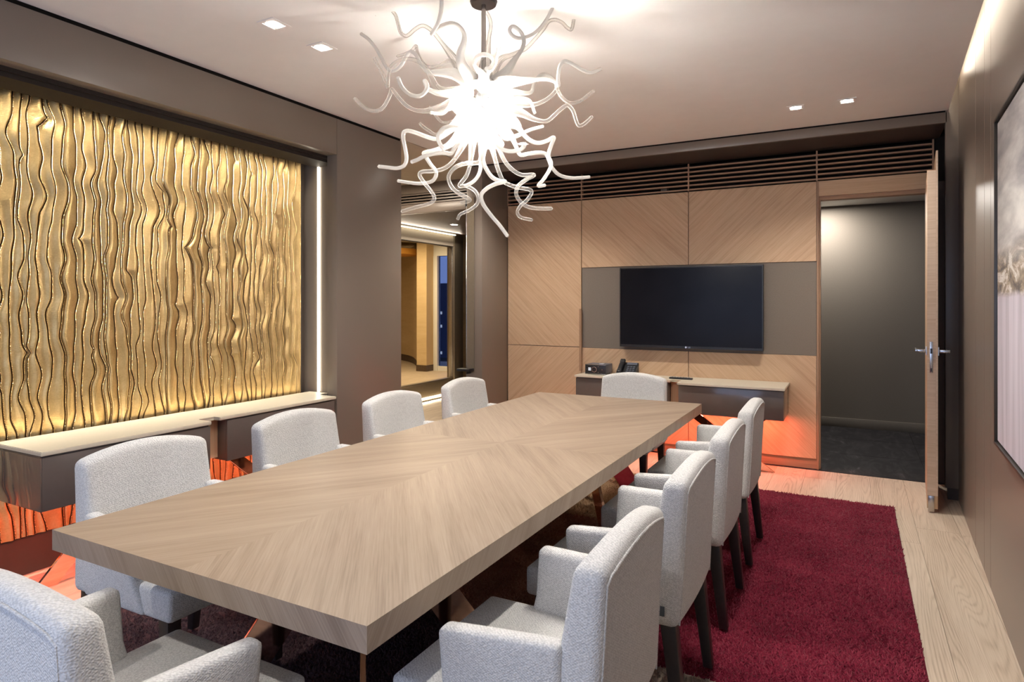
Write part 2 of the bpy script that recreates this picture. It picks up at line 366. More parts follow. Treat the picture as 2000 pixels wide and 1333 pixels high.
def painting():
    m, nt, N, L, P = newmat('abstract_paint')
    v = texco(nt, 'Object', (1, 1, 1)); tc = N.new('ShaderNodeTexCoord'); sp = N.new('ShaderNodeSeparateXYZ'); L.new(tc.outputs['Object'], sp.inputs[0])
    tcp = N.new('ShaderNodeTexCoord'); mpp = N.new('ShaderNodeMapping'); mpp.inputs['Rotation'].default_value = (math.radians(28), 0, 0); mpp.inputs['Scale'].default_value = (1, 0.8, 3.4); L.new(tcp.outputs['Object'], mpp.inputs['Vector'])
    swirl = noise(nt, mpp.outputs[0], 1.5, 5, 0.55, 0.3)
    upper = ramp(nt, swirl, [(0.30, (0.16, 0.15, 0.17)), (0.45, (0.36, 0.34, 0.34)), (0.60, (0.62, 0.60, 0.57)), (0.8, (0.78, 0.76, 0.72))])
    drip = noise(nt, texco(nt, 'Object', (9, 9, 0.6)), 1.2, 4, 0.6)
    lower = ramp(nt, drip, [(0.25, (0.34, 0.30, 0.34)), (0.5, (0.56, 0.51, 0.57)), (0.75, (0.66, 0.61, 0.66))])
    band = noise(nt, texco(nt, 'Object', (2, 2, 7)), 2.2, 5, 0.7, 1.0)
    dark = ramp(nt, band, [(0.40, (0.10, 0.085, 0.08)), (0.52, (0.34, 0.27, 0.20)), (0.62, (0.66, 0.62, 0.58))])
    edge = mathn(nt, 'ADD', sp.outputs['Z'], mathn(nt, 'MULTIPLY', mathn(nt, 'SUBTRACT', swirl, 0.5), 0.10))
    def sel(a, b, lo, hi):
        mr = N.new('ShaderNodeMapRange'); mr.inputs['From Min'].default_value = lo; mr.inputs['From Max'].default_value = hi; L.new(edge, mr.inputs['Value'])
        mx = N.new('ShaderNodeMix'); mx.data_type = 'RGBA'; L.new(mr.outputs[0], mx.inputs['Factor']); L.new(a, mx.inputs['A']); L.new(b, mx.inputs['B']); return mx.outputs['Result']
    c = sel(lower, dark, 0.63, 0.66); c = sel(c, upper, 0.76, 0.86)
    L.new(c, P.inputs['Base Color']); P.inputs['Roughness'].default_value = 0.6
    L.new(bump(nt, mathn(nt, 'ADD', swirl, drip), 0.4, 0.004).outputs[0], P.inputs['Normal'])
painting()

# ------------------------------------------------------------------ structure: floor
def S(o): o['kind'] = 'structure'; return o
fl = S(box('floor', -12, 1.2, YF - 0.1, 14.0, -0.12, -0.012, 'shadow_gap'))
def planks(x0, x1, y0, y1, w=0.235, seed=1, maxlen=2.3, wall=None):
    r = random.Random(seed); x = x0
    while x < x1 - 0.01:
        xa, xb = x, min(x + w, x1); y = y0 - r.random() * 1.2
        while y < y1:
            ln = maxlen * (0.7 + 0.5 * r.random()); ya, yb = max(y, y0), min(y + ln, y1)
            if yb - ya > 0.05:
                bm = new(); bx(bm, xa + 0.0008, xb - 0.0008, ya + 0.0008, yb - 0.0008, -0.012, 0.0); uvgrain(bm, (0, 1, 0))
                obj('plank', bm, 'oak_floor', fl)
            y += ln
        x += w
planks(-3.88, 0.74, -1.2, YB - 0.04, seed=4)
planks(-5.45, -3.88, 4.36, 8.6, seed=5)
planks(-12.0, -5.55, 6.0, 13.0, seed=6, w=0.5, maxlen=5)

# ------------------------------------------------------------------ structure: ceiling
bm = new(); prism(bm, [(XP, YF), (XR(YF) - 0.065, YF), (XR(YBEAM) - 0.062, YBEAM), (XP, YBEAM)], ZC, ZC + 0.025)
ceil = S(obj('ceiling', bm, 'ceiling_paint'))
bm = new(); prism(bm, [(0.0, YF), (1.2, YF), (1.2, YBEAM), (0.0, YBEAM)], 3.12, 3.16)
S(obj('trim_1', bm, 'ceiling_paint'))                      # lid of the light cove
bm = new(); prism(bm, [(0.30, YF), (0.34, YF), (0.34, YBEAM), (0.30, YBEAM)], ZC + 0.06, 3.12)
S(obj('trim_2', bm, 'ceiling_paint'))                      # back of the light cove
S(box('ceiling_hall', -5.5, XP - 0.02, 4.2, 6.1, 2.83, 2.88, 'hall_ceiling_paint'))
S(box('ceiling_hall_dark', -5.46, -3.3, 6.16, 9.2, 2.49, 2.55, 'dark_ceiling_wood'))
S(box('ceiling_far_room', -12, -5.6, 5.5, 14, 2.75, 2.8, 'white_paint'))
S(box('ceiling_corridor', -1.6, 1.6, YB + 0.241, 8.4, 2.55, 2.6, 'white_paint'))

S(box('roof', -12.2, 1.8, YF - 0.12, 14.1, 3.17, 3.22, 'shadow_gap'))
S(box('trim_6', XP - 0.10, XP + 0.0, YF, 4.38, ZC, ZC + 0.05, 'shadow_gap'))
S(box('wall_outer', -3.90, -3.82, YF - 0.1, 0.3, 0, 3.17, 'shadow_gap'))
S(box('trim_7', -3.94, -3.5, 0.3, 4.2, 2.60, 3.17, 'shadow_gap'))
S(box('wall_outer_back', 0.55, 1.2, YB + 0.02, YB + 0.1, 2.4, 3.17, 'shadow_gap'))
S(box('trim_8', -3.5, 1.2, YBEAM + 0.03, YBEAM + 0.05, ZC, 3.17, 'shadow_gap'))
# ------------------------------------------------------------------ structure: left wall with niche
wl = thing('wall_left', None, None, (0, 0, 0)); wl['kind'] = 'structure'
GY0, GY1 = 0.45, 3.604            # niche opening
def wpart(name, *a, **k): return box(name, *a, parent=wl, **k)
wpart('wall_panel', XP - 0.10, XP, GY0, GY1 + 0.003, 2.541, ZC - 0.02, 'brown_lacquer', bev=0.002)       # over the niche
wpart('wall_panel', XP - 0.10, XP, GY1 + 0.006, 4.38, 0.0, ZC - 0.02, 'brown_lacquer', bev=0.002)          # pier
wpart('wall_panel', XP - 0.10, XP, YF, GY0 - 0.003, 0.0, ZC - 0.02, 'brown_lacquer', bev=0.002)            # near the camera
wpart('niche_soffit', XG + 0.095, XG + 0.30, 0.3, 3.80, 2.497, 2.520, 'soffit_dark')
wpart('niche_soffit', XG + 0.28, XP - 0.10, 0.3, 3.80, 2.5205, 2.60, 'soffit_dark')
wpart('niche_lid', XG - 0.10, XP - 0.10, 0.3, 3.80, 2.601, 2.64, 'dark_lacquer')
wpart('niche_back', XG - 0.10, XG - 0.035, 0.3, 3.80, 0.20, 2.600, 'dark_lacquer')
wpart('niche_return', XG - 0.035, XP - 0.20, 3.725, 3.80, 0.0, 2.600, 'brown_lacquer')
wpart('niche_return', XG - 0.10, XP, 0.3, GY0, 0.0, 2.548, 'brown_lacquer')
wpart('pier_core', XG - 0.1, XP - 0.10, 3.80, 4.38, 0.0, ZC - 0.02, 'brown_lacquer')
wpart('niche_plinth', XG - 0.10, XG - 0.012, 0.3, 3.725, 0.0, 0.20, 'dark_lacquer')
wpart('shadow_joint', XP - 0.05, XP - 0.012, YF, 4.38, ZC - 0.02, ZC, 'shadow_gap')
S(box('trim_3', -3.715, -3.699, 3.714, 3.7245, 0.735, 2.54, 'led_line'))            # LED line up the side of the niche

# ------------------------------------------------------------------ structure: corner column and beam, back wall
wb = thing('wall_back', None, None, (0, 0, 0)); wb['kind'] = 'structure'
def bpart(name, *a, **k): return box(name, *a, parent=wb, **k)
bpart('corner_column', -3.475, -3.296, 5.535, 6.14, 0, ZC - 0.02, 'brown_lacquer', bev=0.003)
bpart('column_strip', -3.470, -3.385, 5.528, 5.535, 0.72 - 0.0, 2.50, 'bronze')
bpart('beam', -3.475, 0.60, YBEAM, YBEAM + 0.03, 2.742, ZC - 0.012, 'brown_lacquer', bev=0.002)
bpart('beam_soffit', -3.475, 0.60, YBEAM + 0.03, YB + 0.04, 2.742, 2.78, 'dark_lacquer')
bpart('shadow_joint', -3.475, 0.66, YBEAM + 0.006, YBEAM + 0.03, ZC - 0.012, ZC + 0.02, 'shadow_gap')
bpart('corner_post', 0.590, 0.676, YBEAM, YBEAM + 0.05, 0.085, 3.10, 'brown_lacquer', bev=0.002)
bpart('corner_post_return', 0.655, 0.70, YBEAM + 0.05, YB, 0.0, 3.10, 'dark_lacquer')
bpart('post_skirting', 0.605, 0.676, YBEAM + 0.012, YBEAM + 0.05, 0.0, 0.085, 'dark_lacquer')
bpart('wall_core', -3.40, -0.262, YB + 0.025, YB + 0.12, 0, 2.472, 'dark_lacquer')
bpart('wall_core', -3.40, 0.70, YB + 0.20, YB + 0.24, 2.40, 2.80, 'shadow_gap')
bpart('wall_core', -3.40, 0.70, YB + 0.025, YB + 0.24, 2.76, 2.80, 'shadow_gap')
bpart('wall_core', -3.40, 0.70, YB + 0.125, YB + 0.20, 2.44, 2.472, 'shadow_gap')
bpart('wall_core', 0.56, 0.70, YB + 0.025, YB + 0.12, 0, 2.48, 'dark_lacquer')
XS = [-3.294, -2.441, -1.366, -0.278]
G = 0.003
def veneer(xa, xb, za, zb, sgn):
    bm = new(); bx(bm, xa + G, xb - G, YB, YB + 0.022, za + G, zb - G, 0.0008, 1); uvgrain(bm, (1, 0, sgn * 0.95))
    return obj('veneer_panel', bm, 'wall_veneer', wb)
veneer(XS[0], XS[1], 0.98, 2.475, -1); veneer(XS[0], XS[1], 0.085, 0.98, 1)
veneer(XS[1], XS[2], 1.785, 2.475, -1); veneer(XS[2], XS[3], 1.785, 2.475, 1)
veneer(XS[1], XS[2], 0.085, 0.977, 1); veneer(XS[2], XS[3], 0.085, 0.977, -1)
bpart('taupe_panel', XS[1] + G, XS[3] - G, YB + 0.008, YB + 0.022, 0.977, 1.785, 'taupe_wall')
bpart('plinth', XS[0], XS[3], YB + 0.012, YB + 0.03, 0.0, 0.085, 'slat_wood', grain=(1, 0, 0))
bpart('edge_strip', -0.278, -0.262, YB - 0.004, YB + 0.12, 0.0, 2.475, 'slat_wood', grain=(0, 0, 1))
bpart('pull_fin', XS[1] - 0.012, XS[1] + 0.010, YB - 0.030, YB - 0.001, 0.74, 1.37, 'slat_wood', grain=(0, 0, 1))
# air grille above the panels: slats and posts
bpart('grille_box', -3.294, 0.585, YB + 0.185, YB + 0.199, 2.475, 2.742, 'shadow_gap')
gx = XS + [0.56]
for i in range(4):
    for k in range(6):
        z = 2.492 + k * 0.0415
        bpart('slat', gx[i] + 0.006, gx[i + 1] - 0.006, YB + 0.0, YB + 0.035, z - 0.0065, z + 0.0065, 'slat_wood', grain=(1, 0, 0))
for x in gx: bpart('grille_post', x - 0.006, x + 0.006, YB - 0.002, YB + 0.035, 2.477, 2.735, 'slat_wood', grain=(0, 0, 1))
# door opening: transom, frame
bpart('transom', -0.262, 0.56, YB + 0.0, YB + 0.024, 2.345, 2.473, 'wall_veneer', grain=(1, 0, 0))
bpart('door_frame', -0.262, -0.250, YB + 0.03, YB + 0.12, 0, 2.345, 'slat_wood', grain=(0, 0, 1))
bpart('door_frame', -0.25, 0.56, YB + 0.03, YB + 0.12, 2.315, 2.345, 'slat_wood', grain=(1, 0, 0))
bpart('door_frame', 0.548, 0.56, YB + 0.03, YB + 0.12, 0, 2.345, 'dark_lacquer')

# corridor behind the door
S(box('wall_corridor', -1.6, 1.6, 8.30, 8.4, 0, 2.56, 'corridor_wall'))
S(box('baseboard_corridor', -1.6, 1.6, 8.285, 8.30, 0, 0.105, 'corridor_wall', bev=0.003))
S(box('wall_corridor_left', -1.66, -1.6, YB + 0.12, 8.4, 0, 2.56, 'corridor_wall'))
S(box('wall_corridor_right', 1.6, 1.66, YB + 0.12, 8.4, 0, 2.56, 'corridor_wall'))
S(box('wall_corridor_near', 0.70, 1.66, YB + 0.10, YB + 0.16, 0, 3.1, 'corridor_wall'))
flc = S(box('floor_corridor', -1.6, 1.6, YB - 0.03, 8.3, -0.010, -0.004, 'shadow_gap'))
for i in range(3):
    for j in range(3):
        box('marble_slab', -1.6 + i * 1.07, -1.6 + i * 1.07 + 1.066, YB - 0.03 + j * 0.78, YB - 0.03 + j * 0.78 + 0.776, -0.004, 0.0005, 'black_marble', flc)

# ------------------------------------------------------------------ structure: right wall panels
wr = thing('wall_right', None, None, (0, 0, 0)); wr['kind'] = 'structure'
def rpanel(y0, y1, z0, z1, mat='brown_lacquer', th=0.05):
    bm = new(); prism(bm, [(XR(y0), y0), (XR(y0) + th, y0), (XR(y1) + th, y1), (XR(y1), y1)], z0, z1)
    bmesh.ops.bevel(bm, geom=list(bm.edges), offset=0.0015, segments=1, affect='EDGES')
    return obj('wall_panel', bm, mat, wr, smooth=False)
ys = [YF, 0.35, 2.55, 3.955, 4.196, 4.58, YBEAM + 0.03]
for a, b in zip(ys[:-1], ys[1:]): rpanel(a + 0.0025, b - 0.0025, 0.0, 3.12)
bm = new(); prism(bm, [(XR(YF) + 0.052, YF), (XR(YF) + 0.12, YF), (XR(YB) + 0.12, YB), (XR(YB) + 0.052, YB)], 0, 3.16); obj('wall_core', bm, 'shadow_gap', wr)

# ------------------------------------------------------------------ wall behind the camera with the dusk window
wf = thing('wall_front', None, None, (0, 0, 0)); wf['kind'] = 'structure'
WX0, WX1, WZ0, WZ1 = -3.1, 0.1, 0.40, 2.50
for a in [(-3.6, WX0, 0, ZC), (WX1, 0.7, 0, ZC + 0.3), (WX0, WX1, 0, WZ0), (WX0, WX1, WZ1, ZC)]:
    box('wall_panel', a[0], a[1], YF - 0.1, YF, a[2], a[3], 'brown_lacquer', wf)
win = thing('window_1', None, None, (0, 0, 0)); win['kind'] = 'structure'
for i in range(3):
    xa = WX0 + i * (WX1 - WX0) / 2 - (0.03 if i else 0); xa = min(xa, WX1 - 0.06)
    box('mullion', xa, xa + 0.06, YF - 0.09, YF - 0.03, WZ0, WZ1, 'white_paint', win)
for z in (WZ0, WZ1 - 0.06): box('rail', WX0, WX1, YF - 0.088, YF - 0.032, z, z + 0.06, 'white_paint', win)
box('pane', WX0, WX1, YF - 0.063, YF - 0.057, WZ0, WZ1, 'clear_pane', win)

# ------------------------------------------------------------------ hall through the opening at the left
wh = thing('wall_hall', None, None, (0, 0, 0)); wh['kind'] = 'structure'
def hpart(name, *a, **k): return box(name, *a, parent=wh, **k)
hpart('header', -5.6, -3.48, 6.1, 6.14, 2.715, 2.83, 'brown_lacquer')
for k in range(4): hpart('slat', -5.6, -3.48, 6.1, 6.13, 2.594 + k * 0.033, 2.610 + k * 0.033, 'brown_lacquer')
hpart('grille_box', -5.6, -3.48, 6.15, 6.16, 2.58, 2.72, 'shadow_gap')
hpart('rail', -5.6, -3.48, 6.1, 6.16, 2.485, 2.588, 'brown_lacquer', bev=0.002)
hpart('bulkhead', -5.62, -5.5, 4.2, 8.42, 2.31, 2.83, 'hall_ceiling_paint')
hpart('plinth', -5.62, -5.5, 4.2, 8.42, 0.06, 0.245, 'bronze')
hpart('end_pier', -5.62, -5.48, 8.37, 8.62, 0, 2.49, 'bronze', bev=0.004)
hpart('end_wall', -5.7, -3.0, 9.0, 9.1, 0, 2.6, 'dark_lacquer')
hpart('side_wall', -3.36, -3.30, 6.14, 9.0, 0, 2.6, 'brown_lacquer')
hpart('near_wall', -5.7, XG - 0.1, 4.12, 4.2, 0, 2.9, 'brown_lacquer')
S(box('trim_4', -5.47, -5.45, 6.16, 8.36, 2.475, 2.487, 'hall_led'))
S(box('trim_5', -5.498, -5.485, 4.3, 8.36, 0.02, 0.052, 'hall_led'))
w2 = thing('window_2', None, None, (0, 0, 0)); w2['kind'] = 'structure'     # glazed partition of the hall
box('pane', -5.56, -5.55, 4.2, 8.37, 0.27, 2.31, 'clear_pane', w2)
box('frame', -5.575, -5.50, 4.2, 8.37, 0.245, 0.272, 'bronze', w2, bev=0.003); box('frame', -5.575, -5.505, 4.2, 8.37, 2.300, 2.318, 'dark_lacquer', w2)
box('frame', -5.575, -5.505, 8.345, 8.37, 0.26, 2.31, 'silver', w2, bev=0.002)
# room behind the glass
pts = [(-8.08, 11.05), (-8.6, 11.65), (-9.2, 12.3), (-9.9, 12.8), (-10.8, 13.15), (-12, 13.3)]
cv = [(v.x, v.y) for v in catmull([(x, y, 0) for x, y in pts], 5)]
bm = new(); uvl = bm.loops.layers.uv.verify(); prev = None; acc = 0
for i, (x, y) in enumerate(cv):
    if i: acc += math.dist(cv[i - 1], (x, y))
    cur = [bm.verts.new((x, y, 0.16)), bm.verts.new((x, y, 2.75)), acc]
    if prev:
        f = bm.faces.new((prev[0], cur[0], cur[1], prev[1]))
        for l, uv in zip(f.loops, ((0.16, prev[2]), (0.16, cur[2]), (2.75, cur[2]), (2.75, prev[2]))): l[uvl].uv = (uv[1], uv[0])
    prev = cur
o = S(obj('wall_curved', bm, 'hall_panel')); o.modifiers.new('thick', 'SOLIDIFY').thickness = 0.05
bm = new(); prev = None
for x, y in cv:
    cur = [bm.verts.new((x + .02, y - .02, 0)), bm.verts.new((x + .02, y - .02, 0.16))]
    if prev: bm.faces.new((prev[0], cur[0], cur[1], prev[1]))
    prev = cur
o = S(obj('baseboard_curved', bm, 'dark_ceiling_wood')); o.modifiers.new('thick', 'SOLIDIFY').thickness = 0.03
S(box('wall_pillar', -8.08, -7.83, 10.9, 11.3, 0.13, 2.75, 'hall_panel', grain=(1, 0, 0)))
S(box('baseboard_pillar', -8.085, -7.825, 10.885, 11.3, 0, 0.13, 'dark_ceiling_wood'))
S(box('wall_far_left', -12.1, -12.0, 5.4, 14.0, 0, 2.8, 'hall_panel', grain=(0, 1, 0)))
S(box('wall_far_near', -12.1, -5.62, 5.4, 5.5, 0, 2.8, 'hall_panel', grain=(1, 0, 0)))
S(box('wall_far', -7.0, -5.6, 11.15, 11.3, 0, 2.75, 'white_paint'))
S(box('wall_far_lintel', -8.0, -5.6, 11.15, 11.3, 2.42, 2.75, 'white_paint'))
S(box('wall_far_right', -5.62, -5.55, 8.62, 11.3, 0, 2.75, 'hall_panel', grain=(0, 1, 0)))
w3 = thing('window_3', None, None, (0, 0, 0)); w3['kind'] = 'structure'
box('frame', -7.83, -7.73, 11.14, 11.26, 0, 2.42, 'white_paint', w3)
box('frame', -7.73, -7.0, 11.16, 11.26, 0.0, 0.10, 'white_paint', w3)
box('frame', -7.06, -7.0, 11.14, 11.26, 0.1, 2.42, 'white_paint', w3)
box('pane', -7.73, -7.06, 11.20, 11.21, 0.10, 2.42, 'blue_pane', w3)

# ------------------------------------------------------------------ gold relief in the niche: wavy strips
gp = thing('gold_relief', 'gold leaf wall relief of wavy vertical strips in the lit niche', 'wall relief', (XG, 2.1, 0.205))
gy0, gy1, gz0, gz1 = 0.50, 3.650, 0.205, 2.595
NZ = 170; zs = np.linspace(0, gz1 - gz0, NZ)
NS = 62
w = rng.uniform(0.7, 1.35, NS); edges = np.concatenate([[0], np.cumsum(w)]); edges = edges / edges[-1] * (gy1 - gy0)
def smooth_noise(step, amp, seed):
    r = np.random.default_rng(seed); n = int((gz1 - gz0) / step) + 4
    k = r.uniform(-1, 1, n); t = zs / step; i = t.astype(int); f = t - i; f = f * f * (3 - 2 * f)
    return amp * (k[i] * (1 - f) + k[i + 1] * f)
common = smooth_noise(0.14, 0.014, 900) + smooth_noise(0.5, 0.010, 901)
B = []
drift = np.zeros(NZ)
for i in range(NS + 1):
    if i in (0, NS): B.append(np.full(NZ, edges[i])); continue
    drift = 0.45 * drift + smooth_noise(0.105, 0.017, i) + smooth_noise(0.30, 0.010, 100 + i)
    b = edges[i] + common * (0.7 + 0.3 * math.sin(i)) + drift
    if random.random() < 0.6:       # a sharp kink, as where a strip is pinched off
        for _ in range(random.choice((1, 1, 2, 3))):
            zk = random.uniform(0.1, 2.25); b = b + random.choice((-1, 1)) * 0.026 * np.exp(-np.abs(zs - zk) / 0.024)
    B.append(b)
MG = 0.017
for i in range(1, NS + 1): B[i] = np.maximum(B[i], B[i - 1] + MG)
for i in range(NS, 0, -1):
    if i == NS: B[i] = np.full(NZ, gy1 - gy0)
    B[i - 1] = np.minimum(B[i - 1], B[i] - MG)
B[0] = np.minimum(B[0], 0)
U = np.array([0.0, 0.08, 0.2, 0.36, 0.52, 0.68, 0.84, 1.0])
def grid_mesh(name, cols, mat, parent, mats=None):
    nC = len(cols); V = np.stack([np.stack([h_, y_ + gy0 - 2.1, zs], -1) for y_, h_ in cols], 1).reshape(-1, 3)
    F = [(r * nC + c, r * nC + c + 1, (r + 1) * nC + c + 1, (r + 1) * nC + c) for r in range(NZ - 1) for c in range(nC - 1)]
    me = bpy.data.meshes.new(name); me.from_pydata(V.tolist(), [], F); me.polygons.foreach_set('use_smooth', [True] * len(F))
    o = link(name, me, mat, parent)
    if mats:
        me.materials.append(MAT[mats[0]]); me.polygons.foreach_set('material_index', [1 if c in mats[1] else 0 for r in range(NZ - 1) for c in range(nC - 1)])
    return o
for i in range(NS):
    a, b = B[i], B[i + 1]; wd = b - a
    sw = 0.0105                                   # the seam takes the last millimetres of the strip
    bb = b - sw * 0.999 if True else b
    amp = 0.0150 * np.clip(wd / 0.05, 0.30, 1.35) * random.uniform(0.8, 1.15) * (1 + smooth_noise(0.2, 0.22, 500 + i))
    k = random.uniform(0.62, 0.85) if random.random() < 0.72 else random.uniform(0.2, 0.4)     # where the swell peaks
    prof = np.sin(np.pi * U ** (math.log(0.5) / math.log(k))) ** 0.85 * 0.85 + 0.15 * U
    st = grid_mesh('gold_strip', [(a + (bb - a) * u, amp * p) for u, p in zip(U, prof)], 'gold_leaf', gp)
    e = amp * prof[-1]
    z0 = np.zeros(NZ)
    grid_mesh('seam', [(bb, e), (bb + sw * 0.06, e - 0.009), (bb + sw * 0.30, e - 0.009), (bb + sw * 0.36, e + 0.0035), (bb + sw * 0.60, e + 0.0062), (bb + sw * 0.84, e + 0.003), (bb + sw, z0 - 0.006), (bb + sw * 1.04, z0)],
              'gold_seam', st, ('gold_groove_shade', (0, 1, 2, 5, 6)))
box('backing_board', -0.03, -0.006, gy0 - 2.1, gy1 - 2.1, 0, gz1 - gz0, 'dark_lacquer', gp)

# ------------------------------------------------------------------ sideboards
def cross_leg(name, p, q, wdt, th, axis, mat, parent):
    """flat bar from p to q (3-D), width measured horizontally along the bar's own plane, thin across"""
    p, q = Vector(p), Vector(q); n = Vector((1, 0, 0)) if axis == 'x' else Vector((0, 1, 0))
    h = Vector((0, 1, 0)) if axis == 'x' else Vector((1, 0, 0))
    return slab_bar(name, p, q, h * wdt / 2, n * th / 2, mat, parent)
def slab_bar(name, p, q, hw, hn, mat, parent):
    bm = new(); vs = [bm.verts.new(e + hw * s + hn * t) for e in (p, q) for s, t in ((-1, -1), (1, -1), (1, 1), (-1, 1))]
    for f in [(3, 2, 1, 0), (4, 5, 6, 7), (0, 1, 5, 4), (1, 2, 6, 5), (2, 3, 7, 6), (3, 0, 4, 7)]: bm.faces.new([vs[i] for i in f])
    bmesh.ops.bevel(bm, geom=list(bm.edges), offset=0.0015, segments=1, affect='EDGES')
    return obj(name, bm, mat, parent)
def worktop(name, pts, z0, z1, label):
    bm = new(); prism(bm, pts, z0, z1); bmesh.ops.bevel(bm, geom=list(bm.edges), offset=0.003, segments=2, affect='EDGES')
    return tag(obj(name, bm, 'stone_top', None, smooth=True), label, 'worktop')
XB = XG + 0.05
worktop('worktop', [(XB, 1.594), (-3.33, 1.594), (-3.33, 2.49), (-3.455, 2.49), (-3.455, 2.60), (-3.40, 2.60), (-3.40, 3.592), (-3.575, 3.592), (-3.575, 3.70), (XB, 3.70)], 0.713, 0.733,
        'long cream stone top resting on the wall cabinets below the gold relief')
def cabinet(name, x0, x1, y0, y1, z0, z1, label, front, bars, group, split=True):
    t = thing(name, label, 'cabinet', ((x0 + x1) / 2, (y0 + y1) / 2, 0)); cx, cy = t.location.x, t.location.y
    box('body', x0 - cx, x1 - cx, y0 - cy, y1 - cy, z0, z1, 'gloss_brown', t, bev=0.0015)
    if front == 'x':
        if y0 < 2: box('end_panel', x0 - cx, x1 - cx + 0.016, y0 - cy - 0.006, y0 - cy - 0.0005, z0 - 0.002, z1 - 0.006, 'mirror_lacquer', t, bev=0.0015)
        f = box('drawer_front', x1 - cx + 0.0005, x1 - cx + 0.016, y0 - cy, y1 - cy, z0 - 0.002, z1 - 0.006, 'gloss_brown', t, bev=0.0015)
    else:
        f = box('drawer_front', x0 - cx, x1 - cx, y0 - cy - 0.016, y0 - cy - 0.0005, z0 - 0.002, z1 - 0.006, 'gloss_brown', t, bev=0.0015)
    for p, q, ax in bars:
        cross_leg('leg', Vector(p) - Vector((cx, cy, 0)), Vector(q) - Vector((cx, cy, 0)), 0.115, 0.018, ax, 'copper_mirror', t)
    t['group'] = group; return t
GC = 'floating cabinets under the gold relief'
cabinet('console_cabinet', XB, -3.352, 1.60, 2.485, 0.455, 0.710, 'brown gloss cabinet under the gold relief, nearer unit with mirrored end', 'x',
        [((-3.575, 1.725, 0), (-3.575, 2.16, 0.456), 'x'), ((-3.60, 2.35, 0), (-3.60, 1.90, 0.456), 'x')], GC)
cabinet('console_cabinet', XB, -3.422, 2.655, 3.58, 0.455, 0.710, 'brown gloss cabinet under the gold relief, farther unit beside the pier', 'x',
        [((-3.575, 3.32, 0), (-3.575, 2.80, 0.456), 'x'), ((-3.60, 2.86, 0), (-3.60, 3.36, 0.456), 'x')], GC)
tag(box('filler_panel', XB, -3.49, 2.489, 2.651, 0.47, 0.7115, 'wall_veneer', grain=(0, 0, 1)), 'upright wood filler between the two cabinets under the gold relief', 'panel')
worktop('worktop', [(-2.380, YB - 0.003), (-2.380, 5.74), (-1.455, 5.74), (-1.455, 5.80), (-1.36, 5.80), (-1.36, 5.60), (-0.49, 5.60), (-0.49, YB - 0.003)], 0.715, 0.735,
        'cream stone top resting on the cabinets under the television')
SC = 'floating cabinets under the television'
cabinet('sideboard_cabinet', -2.372, -1.48, 5.775, YB - 0.003, 0.47, 0.712, 'brown gloss cabinet under the television, half hidden by the chair back', 'y',
        [((-2.3, 5.90, 0), (-1.7, 5.90, 0.471), 'y')], SC)
cabinet('sideboard_cabinet', -1.35, -0.50, 5.635, YB - 0.003, 0.47, 0.712, 'brown gloss cabinet under the television, deeper unit next to the doorway', 'y',
        [((-0.64, 5.80, 0), (-1.30, 5.80, 0.471), 'y'), ((-1.28, 5.86, 0), (-0.66, 5.86, 0.471), 'y')], SC)
tag(box('filler_panel', -1.476, -1.354, 5.86, YB - 0.003, 0.48, 0.7135, 'wall_veneer', grain=(0, 0, 1)), 'upright wood filler between the two cabinets under the television', 'panel')

# ------------------------------------------------------------------ conference table
TX0, TX1, TY0, TY1, TZ = -2.118, -0.902, 1.043, 4.405, 0.75
tc_ = ((TX0 + TX1) / 2, (TY0 + TY1) / 2)
tb = thing('conference_table', 'long oak veneer conference table on splayed mirror plates, in the room centre', 'table', (tc_[0], tc_[1], 0.0))
hw, hl = (TX1 - TX0) / 2, (TY1 - TY0) / 2
for sx in (-1, 1):
    for sy in (-1, 1):
        bm = new(); bx(bm, min(0, sx * hw), max(0, sx * hw), min(0, sy * hl), max(0, sy * hl), TZ - 0.0605, TZ)
        uvgrain(bm, (sx * sy * -0.62 * -1 * 1.0 if False else (-sx * -sy * 0.62), 0.78, 0.0))
        # side faces: slanted grain
        uvl = bm.loops.layers.uv.verify()
        for f in bm.faces:
            if abs(f.normal.z) < 0.5:
                t = Vector((0, 0, 1)).cross(f.normal); g = (t * 0.72 * (1 if abs(f.normal.x) > .5 else -1) + Vector((0, 0, 1))).normalized(); h = f.normal.cross(g)
                for l in f.loops: l[uvl].uv = (l.vert.co.dot(g), l.vert.co.dot(h))
        obj('veneer_leaf', bm, 'table_veneer', tb)
box('understructure', -hw + 0.3, hw - 0.3, -hl + 0.35, hl - 0.35, TZ - 0.10, TZ - 0.062, 'dark_lacquer', tb)
for yc in (-1.0, 1.0):
    for sx in (-1, 1):
        for sy in (-1, 1):
            d = Vector((sx * 0.66, sy * 0.75, 0)); c = Vector((0, yc, 0))
            if (sx > 0) != (sy > 0): c = c + Vector((0.0, 0.0, 0))
            nrm = Vector((-d.y, d.x, 0))
            slab_bar('base_plate', c + d * 0.52 + Vector((0, 0, 0.0215)), c + d * 0.09 + Vector((0, 0, TZ - 0.101)), d * 0.072, nrm * 0.009, 'copper_mirror', tb)

